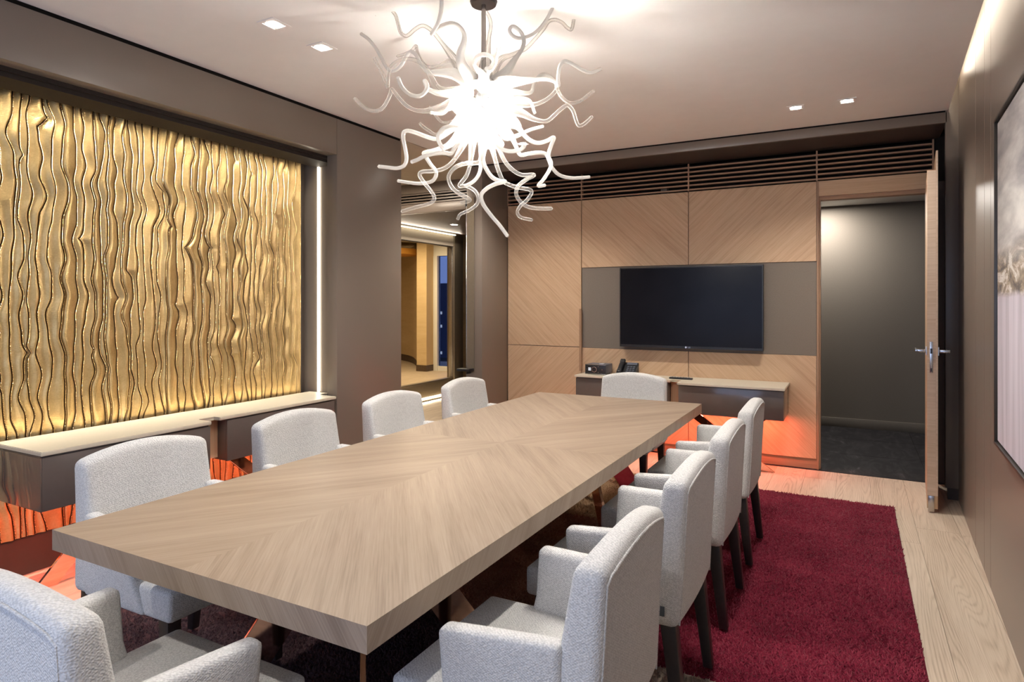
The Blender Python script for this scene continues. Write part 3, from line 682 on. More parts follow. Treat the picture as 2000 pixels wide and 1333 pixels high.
# ------------------------------------------------------------------ rug: shaggy patchwork
RX0, RX1, RY0, RY1 = -3.15, 0.250, 1.00, 5.19
rug = thing('patchwork_rug', 'shaggy patchwork rug in crimson, copper, tan and plum under the table', 'rug', (tc_[0], 3.1, 0))
def patch(name, x0, x1, y0, y1, mat, dens):
    ox, oy = rug.location.x, rug.location.y
    n = int((x1 - x0) * (y1 - y0) * dens)
    px = rng.uniform(x0 + 0.004, x1 - 0.004, n) - ox; py = rng.uniform(y0 + 0.004, y1 - 0.004, n) - oy
    ht = rng.uniform(0.010, 0.0212, n); an = rng.uniform(0, 2 * np.pi, n); r = rng.uniform(0.0040, 0.0075, n)
    tx = px + rng.normal(0, 0.0075, n); ty = py + rng.normal(0, 0.0075, n)
    V = np.zeros((n, 4, 3), np.float32)
    for k in range(3):
        V[:, k, 0] = px + r * np.cos(an + k * 2.094); V[:, k, 1] = py + r * np.sin(an + k * 2.094); V[:, k, 2] = 0.004
    V[:, 3, 0] = tx; V[:, 3, 1] = ty; V[:, 3, 2] = ht
    base = np.array([[x0 - ox, y0 - oy, 0.001], [x1 - ox, y0 - oy, 0.001], [x1 - ox, y1 - oy, 0.001], [x0 - ox, y1 - oy, 0.001],
                     [x0 - ox, y0 - oy, 0.0055], [x1 - ox, y0 - oy, 0.0055], [x1 - ox, y1 - oy, 0.0055], [x0 - ox, y1 - oy, 0.0055]], np.float32)
    idx = np.arange(n)[:, None] * 4
    T = np.concatenate([idx + [0, 1, 3], idx + [1, 2, 3], idx + [2, 0, 3]]).astype(np.int32)
    nb = n * 4
    bq = nb + np.array([[4, 5, 6], [4, 6, 7], [0, 1, 5], [0, 5, 4], [1, 2, 6], [1, 6, 5], [2, 3, 7], [2, 7, 6], [3, 0, 4], [3, 4, 7]], np.int32)
    T = np.concatenate([T, bq]); VV = np.concatenate([V.reshape(-1, 3), base])
    me = bpy.data.meshes.new(name); me.vertices.add(len(VV)); me.vertices.foreach_set('co', VV.ravel())
    me.loops.add(len(T) * 3); me.loops.foreach_set('vertex_index', T.ravel())
    me.polygons.add(len(T)); me.polygons.foreach_set('loop_start', np.arange(len(T), dtype=np.int32) * 3)
    me.update(); me.validate()
    return link(name, me, mat, rug)
XM = -0.95
patch('crimson_field', XM, RX1, 2.48, RY1, 'pile_crimson', 15000)
patch('beige_patch', XM, RX1, RY0, 2.48, 'pile_beige', 11000)
patch('copper_patch', -2.75, XM, 2.50, 3.99, 'pile_copper', 12000)
patch('tan_patch', -2.75, XM, 3.99, RY1, 'pile_tan', 11000)
patch('plum_patch', RX0, XM, RY0, 2.50, 'pile_plum', 12000)
patch('copper_side_patch', RX0, -2.75, 2.50, RY1, 'pile_copper', 7000)

# ------------------------------------------------------------------ chairs
def grid_solid(nx, ny, nz, f):
    """closed box with nx x ny x nz cells, every vertex sent through f(u,v,w)"""
    bm = new(); V = {}
    for i in range(nx + 1):
        for j in range(ny + 1):
            for k in range(nz + 1):
                if i in (0, nx) or j in (0, ny) or k in (0, nz): V[i, j, k] = bm.verts.new(f(i / nx, j / ny, k / nz))
    def q(a, b, c, d): bm.faces.new((V[a], V[b], V[c], V[d]))
    for i in range(nx):
        for j in range(ny):
            q((i, j, 0), (i, j + 1, 0), (i + 1, j + 1, 0), (i + 1, j, 0)); q((i, j, nz), (i + 1, j, nz), (i + 1, j + 1, nz), (i, j + 1, nz))
    for i in range(nx):
        for k in range(nz):
            q((i, 0, k), (i + 1, 0, k), (i + 1, 0, k + 1), (i, 0, k + 1)); q((i, ny, k), (i, ny, k + 1), (i + 1, ny, k + 1), (i + 1, ny, k))
    for j in range(ny):
        for k in range(nz):
            q((0, j, k), (0, j, k + 1), (0, j + 1, k + 1), (0, j + 1, k)); q((nx, j, k), (nx, j + 1, k), (nx, j + 1, k + 1), (nx, j, k + 1))
    bmesh.ops.recalc_face_normals(bm, faces=bm.faces); return bm
def soften(o, width, seg=3, ang=50):
    m = o.modifiers.new('bevel', 'BEVEL'); m.width = width; m.segments = seg; m.limit_method = 'ANGLE'; m.angle_limit = math.radians(ang)
    me = o.data; me.polygons.foreach_set('use_smooth', [True] * len(me.polygons)); return o
def make_chair(label):
    """origin on the floor under the middle of the chair, sitter faces +x"""
    t = thing('upholstered_armchair', label, 'chair', group='white armchairs around the table')
    ks = []
    # backrest and skirt behind: raked, crowned top, slightly hollowed
    def back(u, v, w):
        y = (v - 0.5) * 2
        top = 0.862 - 0.038 * y * y
        z = 0.355 + (top - 0.355) * w
        half = 0.268 - 0.012 * w - 0.004 * math.sin(math.pi * w)
        xr = -0.272 - 0.026 * w - 0.010 * (1 - y * y)
        th = 0.128 - 0.060 * w
        xf = xr + th + 0.010 * (y * y)
        return (xr * (1 - u) + xf * u, y * half, z)
    b = soften(obj('backrest', grid_solid(2, 10, 10, back), 'chair_fabric', t), 0.026, 4)
    ks.append(b)
    # seam piping round the rear edge of the cover
    path = []
    for w in np.linspace(0.02, 0.93, 12): p = back(0, 0, w); path.append((p[0] - 0.0005, p[1] + 0.024, p[2]))
    for v in np.linspace(0.06, 0.94, 13): p = back(0, v, 1); path.append((p[0] - 0.0005, p[1] * 0.955, p[2] - 0.025))
    for w in np.linspace(0.93, 0.02, 12): p = back(0, 1, w); path.append((p[0] - 0.0005, p[1] - 0.024, p[2]))
    bm = new(); tube(bm, path, 0.0032, 6); pp = obj('piping', bm, 'chair_fabric', b, smooth=True); KIDS[b.name] = [pp]
    # seat block
    def seat(u, v, w):
        y = (v - 0.5) * 2
        x = -0.15 + 0.428 * u
        half = 0.262 - 0.004 * u
        dome = 0.010 * (1 - y * y) * math.sin(math.pi * min(1, u * 1.1)) if w > 0.99 else 0
        return (x, y * half, 0.352 + 0.103 * w + dome)
    s = soften(obj('seat', grid_solid(8, 8, 3, seat), 'chair_fabric', t), 0.016, 3); ks.append(s)
    for sy in (-1, 1):
        def arm(u, v, w):
            z = 0.354 + (0.637 + 0.012 * (1 - u) - 0.354) * w
            xf = 0.106 + 0.05 * max(0, (0.50 - z) / 0.15) ** 1.5 * 1.0
            x = -0.20 + (xf + 0.20) * u
            flare = 0.036 * w * u ** 1.2
            y = (0.214 + 0.056 * v + flare)
            return (x, sy * y, z)
        a = soften(obj('armrest', grid_solid(6, 2, 6, arm), 'chair_fabric', t), 0.018, 3); ks.append(a)
    for sx, sy in ((1, 1), (1, -1), (-1, 1), (-1, -1)):
        xt, xb = (0.222, 0.232) if sx > 0 else (-0.232, -0.275)
        yt, yb = 0.218, 0.222
        def leg(u, v, w, xt=xt, xb=xb, yt=yt, yb=yb, sy=sy):
            h = 0.0175 + 0.0085 * w
            return (xb + (xt - xb) * w + (u - 0.5) * 2 * h, sy * (yb + (yt - yb) * w) + (v - 0.5) * 2 * h, 0.375 * w)
        g = soften(obj('leg', grid_solid(1, 1, 3, leg), 'leg_wood', t), 0.003, 2); ks.append(g)
    # tag sewn to the cover, low on the sitter's left side near the rear corner
    g = box('fabric_tag', -0.232, -0.212, 0.2705, 0.2735, 0.395, 0.427, 'fabric_tag', t, bev=0.0008); ks.append(g)
    KIDS[t.name] = ks
    return t
ZR = 0.0215        # top of the rug's pile
XCR, XCL = -0.770, -2.250
right_lab = ['white armchair on the right of the table, nearest the camera',
             'white armchair second from the camera on the right of the table',
             'white armchair third from the camera on the right of the table',
             'white armchair on the right of the table, farthest from the camera']
left_lab = ['white armchair on the left of the table in front of the nearer console cabinet',
            'white armchair second from the camera on the left of the table',
            'white armchair on the left of the table in front of the brown pier',
            'white armchair on the left of the table, by the hall opening']
c0 = make_chair(right_lab[0]); c0.location = (XCR, 1.56, ZR); c0.rotation_euler = (0, 0, math.pi)
bpy.context.view_layer.update()
for y, lab in zip((2.325, 3.10, 3.865), right_lab[1:]): dup(c0, (XCR, y, ZR), math.pi, lab)
for y, lab in zip((1.575, 2.36, 3.14, 3.955), left_lab): dup(c0, (XCL, y, ZR), 0, lab)
dup(c0, (-1.517, 4.615, ZR), -math.pi / 2, 'white armchair at the far head of the table, below the television')
dup(c0, (-1.495, 0.925, ZR), math.pi / 2, 'white armchair at the near head of the table, cut off by the photo corner')

# ------------------------------------------------------------------ television and the things on the sideboard
tv = thing('television', 'black flat television hung on the taupe panel', 'television', (-1.355, 6.0, 1.006))
box('housing', -0.655, 0.655, 0.006, 0.060, 0.0, 0.763, 'black_plastic', tv, bev=0.004)
bm = new()
for a in [(-0.655, 0.655, 0.0, 0.022), (-0.655, 0.655, 0.752, 0.763), (-0.655, -0.645, 0.022, 0.752), (0.645, 0.655, 0.022, 0.752)]: bx(bm, a[0], a[1], -0.004, 0.006, a[2], a[3], 0.001, 1)
bz = obj('bezel', bm, 'black_plastic', tv)
box('screen', -0.645, 0.645, 0.001, 0.006, 0.022, 0.752, 'tv_glass', tv)
box('wall_mount', -0.25, 0.25, 0.060, 0.083, 0.25, 0.5, 'black_plastic', tv)
text_mesh('logo_letters', 'LG', 0.022, 'silver', bz, (0.012, -0.0045, 0.011), (math.pi / 2, 0, 0))
bm = new(); cyl(bm, (-0.017, -0.0048, 0.011), 0.009, 0.001, 'y', 20); obj('logo_disc', bm, 'silver', bz)

am = thing('amplifier', 'black and silver amplifier with round dial on the sideboard', 'amplifier', (-2.205, 5.94, 0.735))
box('case', -0.103, 0.103, -0.085, 0.105, 0.008, 0.098, 'grey_plastic', am, bev=0.004)
box('front_panel', -0.105, 0.105, -0.094, -0.0855, 0.010, 0.092, 'black_plastic', am, bev=0.002)
box('silver_rim', -0.106, 0.106, -0.096, -0.083, 0.0925, 0.099, 'silver', am, bev=0.002)
box('silver_rim', -0.106, 0.106, -0.096, -0.083, 0.004, 0.0095, 'silver', am, bev=0.002)
bm = new(); bmesh.ops.create_cone(bm, cap_ends=True, segments=32, radius1=0.029, radius2=0.027, depth=0.012, matrix=Matrix.Translation((-0.008, -0.100, 0.051)) @ Matrix.Rotation(math.pi / 2, 4, 'X'))
rg = obj('dial_ring', bm, 'silver', am, smooth=True)
bm = new(); bmesh.ops.create_cone(bm, cap_ends=True, segments=32, radius1=0.024, radius2=0.022, depth=0.016, matrix=Matrix.Translation((-0.008, -0.102, 0.051)) @ Matrix.Rotation(math.pi / 2, 4, 'X'))
obj('dial', bm, 'black_plastic', am, smooth=True)
for z in (0.044, 0.060): box('display', -0.072, -0.046, -0.0955, -0.0942, z - 0.0045, z + 0.0045, 'amp_display', am)
for x, z in ((0.030, 0.078), (0.030, 0.024), (0.070, 0.050), (-0.088, 0.05)):
    bm = new(); cyl(bm, (x, -0.096, z), 0.004, 0.004, 'y', 12); obj('button', bm, 'silver', am)
for x in (-0.08, 0.08):
    for y in (-0.06, 0.08):
        bm = new(); cyl(bm, (x, y, 0.004), 0.010, 0.008, 'z', 14); obj('foot', bm, 'black_plastic', am)
tg = thing('white_gadget', 'small white gadget lying on top of the amplifier', 'gadget', (-2.160, 5.905, 0.834))
box('shell', -0.022, 0.022, -0.02, 0.02, 0, 0.010, 'white_paint', tg, bev=0.003)
box('cap', -0.018, 0.018, -0.016, 0.016, 0.0102, 0.013, 'silver', tg, bev=0.001)

ph = thing('desk_phone', 'black desk telephone with handset standing on the sideboard', 'telephone', (-1.90, 5.90, 0.735))
def wedge(x0, x1, y0, y1, z0f, z1f, z1b):
    bm = new(); v = [bm.verts.new(p) for p in ((x0, y0, 0), (x1, y0, 0), (x1, y1, 0), (x0, y1, 0), (x0, y0, z1f), (x1, y0, z1f), (x1, y1, z1b), (x0, y1, z1b))]
    for f in [(3, 2, 1, 0), (4, 5, 6, 7), (0, 1, 5, 4), (1, 2, 6, 5), (2, 3, 7, 6), (3, 0, 4, 7)]: bm.faces.new([v[i] for i in f])
    bmesh.ops.bevel(bm, geom=list(bm.edges), offset=0.004, segments=2, affect='EDGES'); return bm
obj('body', wedge(-0.095, 0.095, -0.075, 0.055, 0, 0.022, 0.125), 'black_plastic', ph, smooth=True)
sl = math.atan2(0.103, 0.13)
Mh = Matrix.Translation((-0.058, -0.012, 0.083)) @ Matrix.Rotation(sl, 4, 'X')
bm = new(); bx(bm, -0.022, 0.022, -0.085, 0.088, 0.004, 0.022, 0.008, 3, Mh); bx(bm, -0.025, 0.025, 0.045, 0.092, -0.008, 0.026, 0.010, 3, Mh); bx(bm, -0.025, 0.025, -0.090, -0.045, -0.008, 0.024, 0.010, 3, Mh)
obj('handset', bm, 'black_plastic', ph, smooth=True)
Mk = Matrix.Translation((0.035, -0.010, 0.0765)) @ Matrix.Rotation(sl, 4, 'X')
bm = new(); bx(bm, -0.048, 0.050, 0.040, 0.072, 0.0005, 0.003, 0.001, 1, Mk); obj('display', bm, 'grey_plastic', ph)
for r in range(4):
    for c in range(3):
        bm = new(); bx(bm, -0.036 + c * 0.028, -0.016 + c * 0.028, -0.065 + r * 0.024, -0.050 + r * 0.024, 0.0005, 0.005, 0.001, 1, Mk); obj('key', bm, 'grey_plastic', ph)
bm = new(); tube(bm, catmull([(-0.085, -0.08, 0.012), (-0.115, -0.085, 0.008), (-0.125, -0.05, 0.008), (-0.10, -0.02, 0.008), (-0.09, 0.02, 0.01)], 6), 0.0045, 6); obj('cord', bm, 'black_plastic', ph, smooth=True)

rc = thing('remote_control', 'black remote control lying on the cream top under the television', 'remote', (-1.385, 5.86, 0.735))
box('body', -0.105, 0.105, -0.02, 0.02, 0, 0.016, 'black_plastic', rc, bev=0.005)
for k in range(7):
    for j in (-1, 1): box('button', -0.085 + k * 0.025, -0.072 + k * 0.025, j * 0.008 - 0.004, j * 0.008 + 0.004, 0.0162, 0.0185, 'grey_plastic', rc)

# ------------------------------------------------------------------ open door with handles
HX, HY = 0.530, 6.00; EX, EY = 0.474, 5.185
ang = math.atan2(EY - HY, EX - HX); L_ = math.hypot(EX - HX, EY - HY)
dr = thing('door_leaf', None, None, (HX, HY, 0), ang); dr['kind'] = 'structure'; dr.name = 'door_1'
th = 0.031
box('leaf', 0.02, L_, -th, th - 0.012, 0.03, 2.335, 'wall_veneer', dr, grain=(0, 0, 1), bev=0.001)
box('overlay', 0.02, L_, th - 0.0115, th, 0.03, 2.465, 'wall_veneer', dr, grain=(0, 0, 1), bev=0.001)
box('drop_seal', L_ - 0.06, L_ - 0.002, -0.022, 0.010, 0.008, 0.0295, 'steel', dr, bev=0.001)
box('edge_lipping', L_ + 0.0003, L_ + 0.0035, -th, th - 0.012, 0.118, 2.330, 'lipping_wood', dr, grain=(0, 1, 0.02))
box('edge_lipping', L_ + 0.0003, L_ + 0.0035, th - 0.0115, th, 0.118, 2.462, 'lipping_wood', dr, grain=(0, 1, 0.02))
box('edge_channel', L_ + 0.0003, L_ + 0.003, -0.026, 0.010, 0.008, 0.116, 'steel', dr, bev=0.0008)
lk = box('lock_plate', L_ + 0.0036, L_ + 0.0055, -0.016, 0.002, 0.955, 1.165, 'silver', dr, bev=0.0008)
box('latch', L_ + 0.0056, L_ + 0.011, -0.013, -0.001, 1.085, 1.120, 'black_plastic', lk)
box('strike', L_ + 0.0056, L_ + 0.008, -0.012, -0.002, 0.962, 0.985, 'black_plastic', lk)
for s, y0 in ((-1, -th), (1, th)):
    bm = new(); ya, yb = sorted((y0, y0 + s * 0.008)); bx(bm, L_ - 0.075, L_ - 0.025, ya, yb, 1.070, 1.130, 0.002, 1); rz = obj('rosette', bm, 'silver', dr, smooth=True)
    bm = new(); ya, yb = sorted((y0 + s * 0.008, y0 + s * 0.068)); bx(bm, L_ - 0.061, L_ - 0.039, ya, yb, 1.088, 1.110, 0.004, 2)
    ya, yb = sorted((y0 + s * 0.050, y0 + s * 0.070)); bx(bm, L_ - 0.175, L_ - 0.039, ya, yb, 1.088, 1.110, 0.004, 2); obj('lever', bm, 'silver', rz, smooth=True)

# ------------------------------------------------------------------ picture on the right wall
pa = math.atan(0.0382)
pc = thing('abstract_painting', 'large grey and lilac abstract painting in a thin dark frame', 'painting', (XR(2.5) - 0.045, 2.5, 0.82), -pa)
PW = 0.93
box('canvas', 0.006, 0.030, -PW + 0.02, PW - 0.02, 0.02, 1.38, 'abstract_paint', pc)
for n_, a in (('frame_rail', (-PW, PW, 0.0, 0.012)), ('frame_rail', (-PW, PW, 1.388, 1.40)), ('frame_stile', (-PW, -PW + 0.012, 0.012, 1.388)), ('frame_stile', (PW - 0.012, PW, 0.012, 1.388))):
    box(n_, -0.005, 0.042, a[0], a[1], a[2], a[3], 'picture_frame', pc, bev=0.001)
box('backing', 0.0305, 0.040, -PW + 0.013, PW - 0.013, 0.013, 1.387, 'shadow_gap', pc)

# ------------------------------------------------------------------ downlights
def downlight(x, y, label, power=33, z=ZC):
    t = thing('downlight', label, 'downlight', (x, y, z), group='recessed downlights')
    bm = new()
    for a in [(-.058, .058, -.058, -.040), (-.058, .058, .040, .058), (-.058, -.040, -.040, .040), (.040, .058, -.040, .040)]: bx(bm, a[0], a[1], a[2], a[3], -0.004, -0.0003)
    obj('trim', bm, 'ceiling_paint', t)
    bm = new(); cyl(bm, (0, 0, -0.0035), 0.030, 0.004, 'z', 24); obj('lens', bm, 'lamp_lens', t)
    bm = new(); bx(bm, -.0395, .0395, -.0395, .0395, -0.0014, -0.0003); obj('baffle', bm, 'ceiling_paint', t)
    l = bpy.data.lights.new('downlight_beam', 'SPOT'); l.energy = power; l.color = (1.0, 0.95, 0.88); l.spot_size = math.radians(128); l.spot_blend = 0.75; l.shadow_soft_size = 0.03
    o = bpy.data.objects.new('downlight_beam', l); COL.objects.link(o); o.parent = t; o.location = (0, 0, -0.03)
downlight(-2.565, 2.27, 'square downlight over the left chairs, nearer of the pair left of the chandelier')
downlight(-2.565, 2.598, 'square downlight over the left chairs, farther of the pair left of the chandelier')
downlight(-0.364, 5.0, 'square downlight near the television wall, left of the right-hand pair')
downlight(-0.04, 5.0, 'square downlight near the television wall, closest to the doorway')
downlight(-2.56, 5.0, 'square downlight behind the lower chandelier arms, near the television wall')
downlight(-2.88, 5.0, 'square downlight behind the chandelier, closest to the hall opening')
for x, y, lb in ((-0.45, 2.27, 'nearer downlight above the right-hand chairs'), (-0.45, 2.6, 'farther downlight above the right-hand chairs'),
                 (-2.56, 0.0, 'downlight near the window wall on the console side'), (-0.45, 0.0, 'downlight near the window wall on the painting side')):
    downlight(x, y, lb)
def hall_spot(x, y, label):
    t = thing('ceiling_spot', label, 'downlight', (x, y, 2.49)); bm = new(); cyl(bm, (0, 0, -0.003), 0.06, 0.005, 'z', 20); obj('trim', bm, 'white_paint', t)
    bm = new(); cyl(bm, (0, 0, -0.0065), 0.04, 0.002, 'z', 20); obj('lens', bm, 'lamp_lens', t)
hall_spot(-4.75, 7.25, 'round ceiling spot in the dark hall ceiling, left of two'); hall_spot(-4.75, 7.85, 'round ceiling spot in the dark hall ceiling, right of two')
t = thing('corridor_fitting', 'small ceiling light fitting seen over the open doorway', 'ceiling light', (0.10, 6.95, 2.55)); box('plate', -.09, .09, -.05, .05, -0.02, 0, 'white_paint', t, bev=.003); box('lens', -.07, .07, -.035, .035, -0.024, -0.0202, 'lamp_lens', t)

# ------------------------------------------------------------------ hall things
bm = new(); pts = [(-5.47 + 0.012 * i, 8.80 + 0.02 * math.sin(i * 1.9)) for i in range(44)]
prev = None
for x, y in pts:
    cur = (bm.verts.new((x + 5.2, y - 8.8, 0.0)), bm.verts.new((x + 5.2, y - 8.8, 2.44)))
    if prev: bm.faces.new((prev[0], cur[0], cur[1], prev[1]))
    prev = cur
cu = thing('dark_curtain', 'dark pleated curtain hanging at the far end of the hall', 'curtain', (-5.2, 8.8, 0.02))
o = obj('cloth', bm, 'curtain_cloth', cu, smooth=True); o.modifiers.new('thick', 'SOLIDIFY').thickness = 0.006
box('curtain_rail', -0.28, 0.26, -0.015, 0.015, 2.442, 2.465, 'steel', cu)
gd = thing('glass_door', 'frameless glass door standing open beside the corner column', 'door', (-3.53, 5.62, 0.01))
dirv = Vector((-3.53, 5.62, 0)).normalized(); 
R = math.atan2(dirv.y, dirv.x)
gd.rotation_euler = (0, 0, R)
box('pane', 0.0, 0.72, -0.005, 0.005, 0.0, 2.42, 'clear_pane', gd)
box('edge_strip', -0.004, 0.0, -0.006, 0.006, 0.0, 2.42, 'steel', gd)
box('patch_fitting', -0.002, 0.16, -0.014, 0.014, 2.421, 2.49, 'black_plastic', gd, bev=0.002)
sh = thing('tabletop_corner', 'small black tabletop corner at the bronze strip of the corner column', 'tabletop', (-3.43, 5.528, 0.755))  # board and bracket made up in place of a black tabletop corner
box('board', -0.10, 0.045, -0.10, -0.0005, -0.012, 0.012, 'black_plastic', sh, bev=0.002)
box('bracket', -0.005, 0.005, -0.07, -0.0005, -0.04, -0.0125, 'black_plastic', sh)
ol = thing('amber_ceiling_lamp', 'amber oval ceiling lamp in the room behind the hall glass', 'ceiling lamp', (-9.0, 11.3, 2.55))
bm = new(); cyl(bm, (0, 0, 0), 0.55, 0.12, 'z', 40); plain('amber_shade', (0.75, 0.36, 0.06), 0.6); obj('shade', bm, 'amber_shade', ol, smooth=True)
bm = new(); cyl(bm, (0, 0, 0.13), 0.02, 0.14, 'z', 10); obj('stem', bm, 'steel', ol)
bd = thing('office_block', 'dark office block with lit windows beyond the far window', 'building', (-30, 48, -14))
box('tower', -6, 6, 0, 8, 0, 17.2, 'building_night', bd)
for r in range(6):
    for c in range(9):
        if random.random() < 0.45: box('lit_window', -5.6 + c * 1.25, -5.25 + c * 1.25, -0.05, -0.005, 9.6 + r * 1.2, 9.85 + r * 1.2, 'lit_window', bd)

# ------------------------------------------------------------------ chandelier
CC = Vector((-1.515, 2.56, 2.335))
ch = thing('glass_chandelier', 'large blown glass chandelier of curling white and clear arms above the table', 'chandelier', (CC.x, CC.y, ZC))
RGT = Vector((CA, SA, 0)); FWD = Vector((-SA, CA, 0))
D0 = Vector((CC.x, CC.y, 0)).dot(FWD)
def P3(px, py, dd):
    """a point of the chandelier: sketched position across and up, and its own distance dd in front of (-) or behind (+) the stem"""
    d = D0 + dd
    w = RGT * ((px - 1000) / FPX * d) + FWD * d
    return Vector((w.x, w.y, CAM_H + (592 - py) / FPX * d)) - Vector((CC.x, CC.y, ZC))
def crop(pts, s, ox, oy): return [(ox + x / s, oy + y / s) for x, y in pts]
A = 6.06; K = 4.936
ARMS = [   # style, depth at tip (m), root radius, points
 ('c', .10, .034, crop([(1500,1000),(1330,800),(1180,600),(1040,420),(960,340),(880,305),(800,340),(720,410),(670,425),(620,380),(590,280),(560,180),(500,115),(430,110),(318,170)], A, 680, 0)),
 ('m', -.35, .030, crop([(1500,1000),(1350,780),(1330,640),(1370,500),(1370,400),(1310,310),(1220,275),(1120,300),(1040,350),(990,400),(1060,280),(1100,120),(1105,-60)], A, 680, 0)),
 ('m', .15, .036, crop([(1500,1000),(1280,880),(1050,860),(940,850),(860,760),(810,660),(750,610),(690,660),(630,770),(560,830),(500,835),(450,790),(390,680),(320,560),(240,465),(150,400)], A, 680, 0)),
 ('c', .40, .030, crop([(1500,1000),(1320,840),(1210,715),(1080,770),(960,795),(880,740),(820,620),(803,545),(750,600),(670,640),(580,665)], A, 680, 0)),
 ('c', -.20, .030, crop([(1450,1100),(1150,1090),(1040,1030),(990,930),(930,820),(850,740),(760,702),(660,700),(570,735),(500,805),(475,900),(468,1025),(440,960),(390,840),(310,690)], A, 680, 0)),
 ('m', -.40, .028, crop([(1450,1100),(1150,1110),(1020,1090),(940,1045),(905,960),(935,1010),(920,1075),(865,1130),(800,1140),(710,1105),(640,1030),(590,920)], A, 680, 0)),
 ('c', .0, .036, crop([(1480,1120),(1280,1210),(1100,1280),(950,1310),(820,1310),(700,1260),(600,1160),(520,1060),(500,1110),(460,1200),(400,1285),(320,1315),(240,1300),(150,1240),(80,1165)], A, 680, 0)),
 ('c', .05, .038, crop([(150,1050),(170,800),(190,600),(215,430),(235,300),(210,190),(150,110),(110,72),(180,72),(260,60),(340,-10)], A, 920, 0)),
 ('m', -.55, .032, crop([(150,1050),(140,900),(60,800),(40,740),(80,670),(150,645),(225,665),(265,730),(230,800),(180,815)], A, 920, 0)),
 ('c', -.30, .018, crop([(160,1000),(180,860),(240,800),(295,720),(315,640),(330,555)], A, 920, 0)),
 ('m', .10, .034, crop([(150,1050),(300,960),(420,850),(520,700),(600,590),(625,490),(600,400),(540,335),(485,315),(455,360),(490,420),(560,452),(640,440),(730,405),(820,330),(900,220),(965,90),(1005,-40)], A, 920, 0)),
 ('c', .20, .030, crop([(150,1050),(330,730),(480,650),(640,580),(760,460),(860,340),(920,255),(1000,235),(1080,270),(1140,330),(1190,345),(1213,250),(1225,130),(1270,10),(1290,-40)], A, 920, 0)),
 ('m', -.10, .042, crop([(150,1080),(420,980),(600,960),(740,945),(880,935),(990,965),(1035,1010),(1030,920),(1050,790),(1100,728),(1180,750),(1300,820),(1420,862),(1540,815)], A, 920, 0)),
 ('m', .25, .026, crop([(150,1100),(500,1090),(640,1105),(715,1085),(745,1000),(795,910),(870,880),(945,915),(1000,985),(1025,1040)], A, 920, 0)),
 ('c', .10, .034, crop([(150,1150),(480,1220),(700,1240),(820,1215),(930,1150),(1005,1070),(1030,990),(1010,1000),(1030,1080),(1090,1170),(1190,1222),(1300,1190),(1380,1130),(1450,1080)], A, 920, 0)),
 ('c', -.10, .034, crop([(250,30),(450,60),(600,110),(700,160),(820,182),(900,125),(970,60),(1030,32),(1080,80),(1110,170),(1140,225),(1200,200),(1265,140)], K, 900, 200)),
 ('m', -.55, .024, crop([(300,120),(400,170),(450,215),(500,225),(515,180),(470,142),(400,150),(340,190),(310,280),(330,375),(390,445),(470,472),(560,462),(610,425),(600,395)], K, 900, 200)),
 ('m', -.15, .040, crop([(200,0),(430,150),(560,250),(620,325),(680,372),(750,393),(830,372),(897,340),(870,420),(845,510),(870,580),(862,640),(800,740),(748,805),(812,800)], K, 900, 200)),
 ('m', .15, .036, crop([(200,0),(400,220),(490,330),(535,430),(575,505),(650,495),(750,485),(820,500),(850,560),(880,630),(950,700),(1050,728),(1150,728),(1240,720)], K, 900, 200)),
 ('c', .0, .032, crop([(200,30),(270,300),(310,470),(345,600),(375,690),(415,765),(480,800),(570,825),(660,840),(682,872),(640,940),(575,1000),(545,1060),(580,1110),(685,1135)], K, 900, 200)),
 ('c', -.25, .034, crop([(200,30),(320,330),(390,500),(440,590),(510,660),(590,700),(705,700),(640,740),(560,800),(533,870),(560,940),(630,1000),(730,1022),(875,1025)], K, 900, 200)),
 ('m', -.30, .036, crop([(190,30),(200,330),(215,560),(250,650),(300,720),(370,760),(425,765),(330,790),(240,840),(197,900),(220,990),(300,1100),(370,1180),(450,1290)], K, 900, 200)),
 ('m', -.25, .036, crop([(1500,60),(1250,280),(1120,400),(1050,435),(980,425),(880,390),(780,352),(700,338),(655,365),(655,450),(680,570),(690,680),(660,750),(580,780),(480,772),(360,760)], A, 680, 200)),
 ('m', .10, .034, crop([(1500,100),(1320,380),(1200,500),(1090,545),(1000,572),(895,600),(925,655),(980,740),(1030,800),(1042,860),(1000,930),(900,958),(800,960),(690,945),(590,930)], A, 680, 200)),
 ('m', -.45, .026, crop([(1500,100),(1380,380),(1260,540),(1215,605),(1130,600),(1020,610),(900,640),(820,680),(750,708)], A, 680, 200)),
 ('c', -.10, .034, crop([(1540,100),(1400,400),(1330,560),(1230,710),(1120,790),(1000,815),(880,822),(845,855),(865,905),(930,990),(1000,1080),(1020,1150),(960,1200),(850,1230),(740,1260),(635,1292)], A, 680, 200)),
 ('c', .20, .030, crop([(1560,100),(1480,420),(1455,650),(1435,770),(1395,880),(1315,985),(1400,992),(1500,1050),(1540,1130),(1520,1210),(1430,1280),(1330,1325),(1295,1385)], A, 680, 200)),
 ('c', -.35, .026, crop([(1600,150),(1590,500),(1560,690),(1500,720),(1400,722),(1280,762),(1205,840),(1190,920),(1240,1020),(1330,1090),(1425,1140),(1430,1168),(1340,1190)], A, 680, 200)),
 ('m', .05, .034, crop([(1600,150),(1600,450),(1585,640),(1570,760),(1545,860),(1480,940),(1380,992)], A, 680, 200)),
 ('c', .35, .024, crop([(1500,100),(1200,350),(1040,380),(960,340),(890,290),(850,250)], A, 680, 200)),
 ('c', .45, .022, crop([(1550,0),(1300,200),(1130,240),(1060,190),(1020,130),(960,60)], A, 680, 200)),
 ('m', -.50, .026, crop([(1560,150),(1450,220),(1380,265),(1300,285),(1200,285),(1120,315),(1065,400),(1080,480),(1130,560)], A, 680, 200)),
]
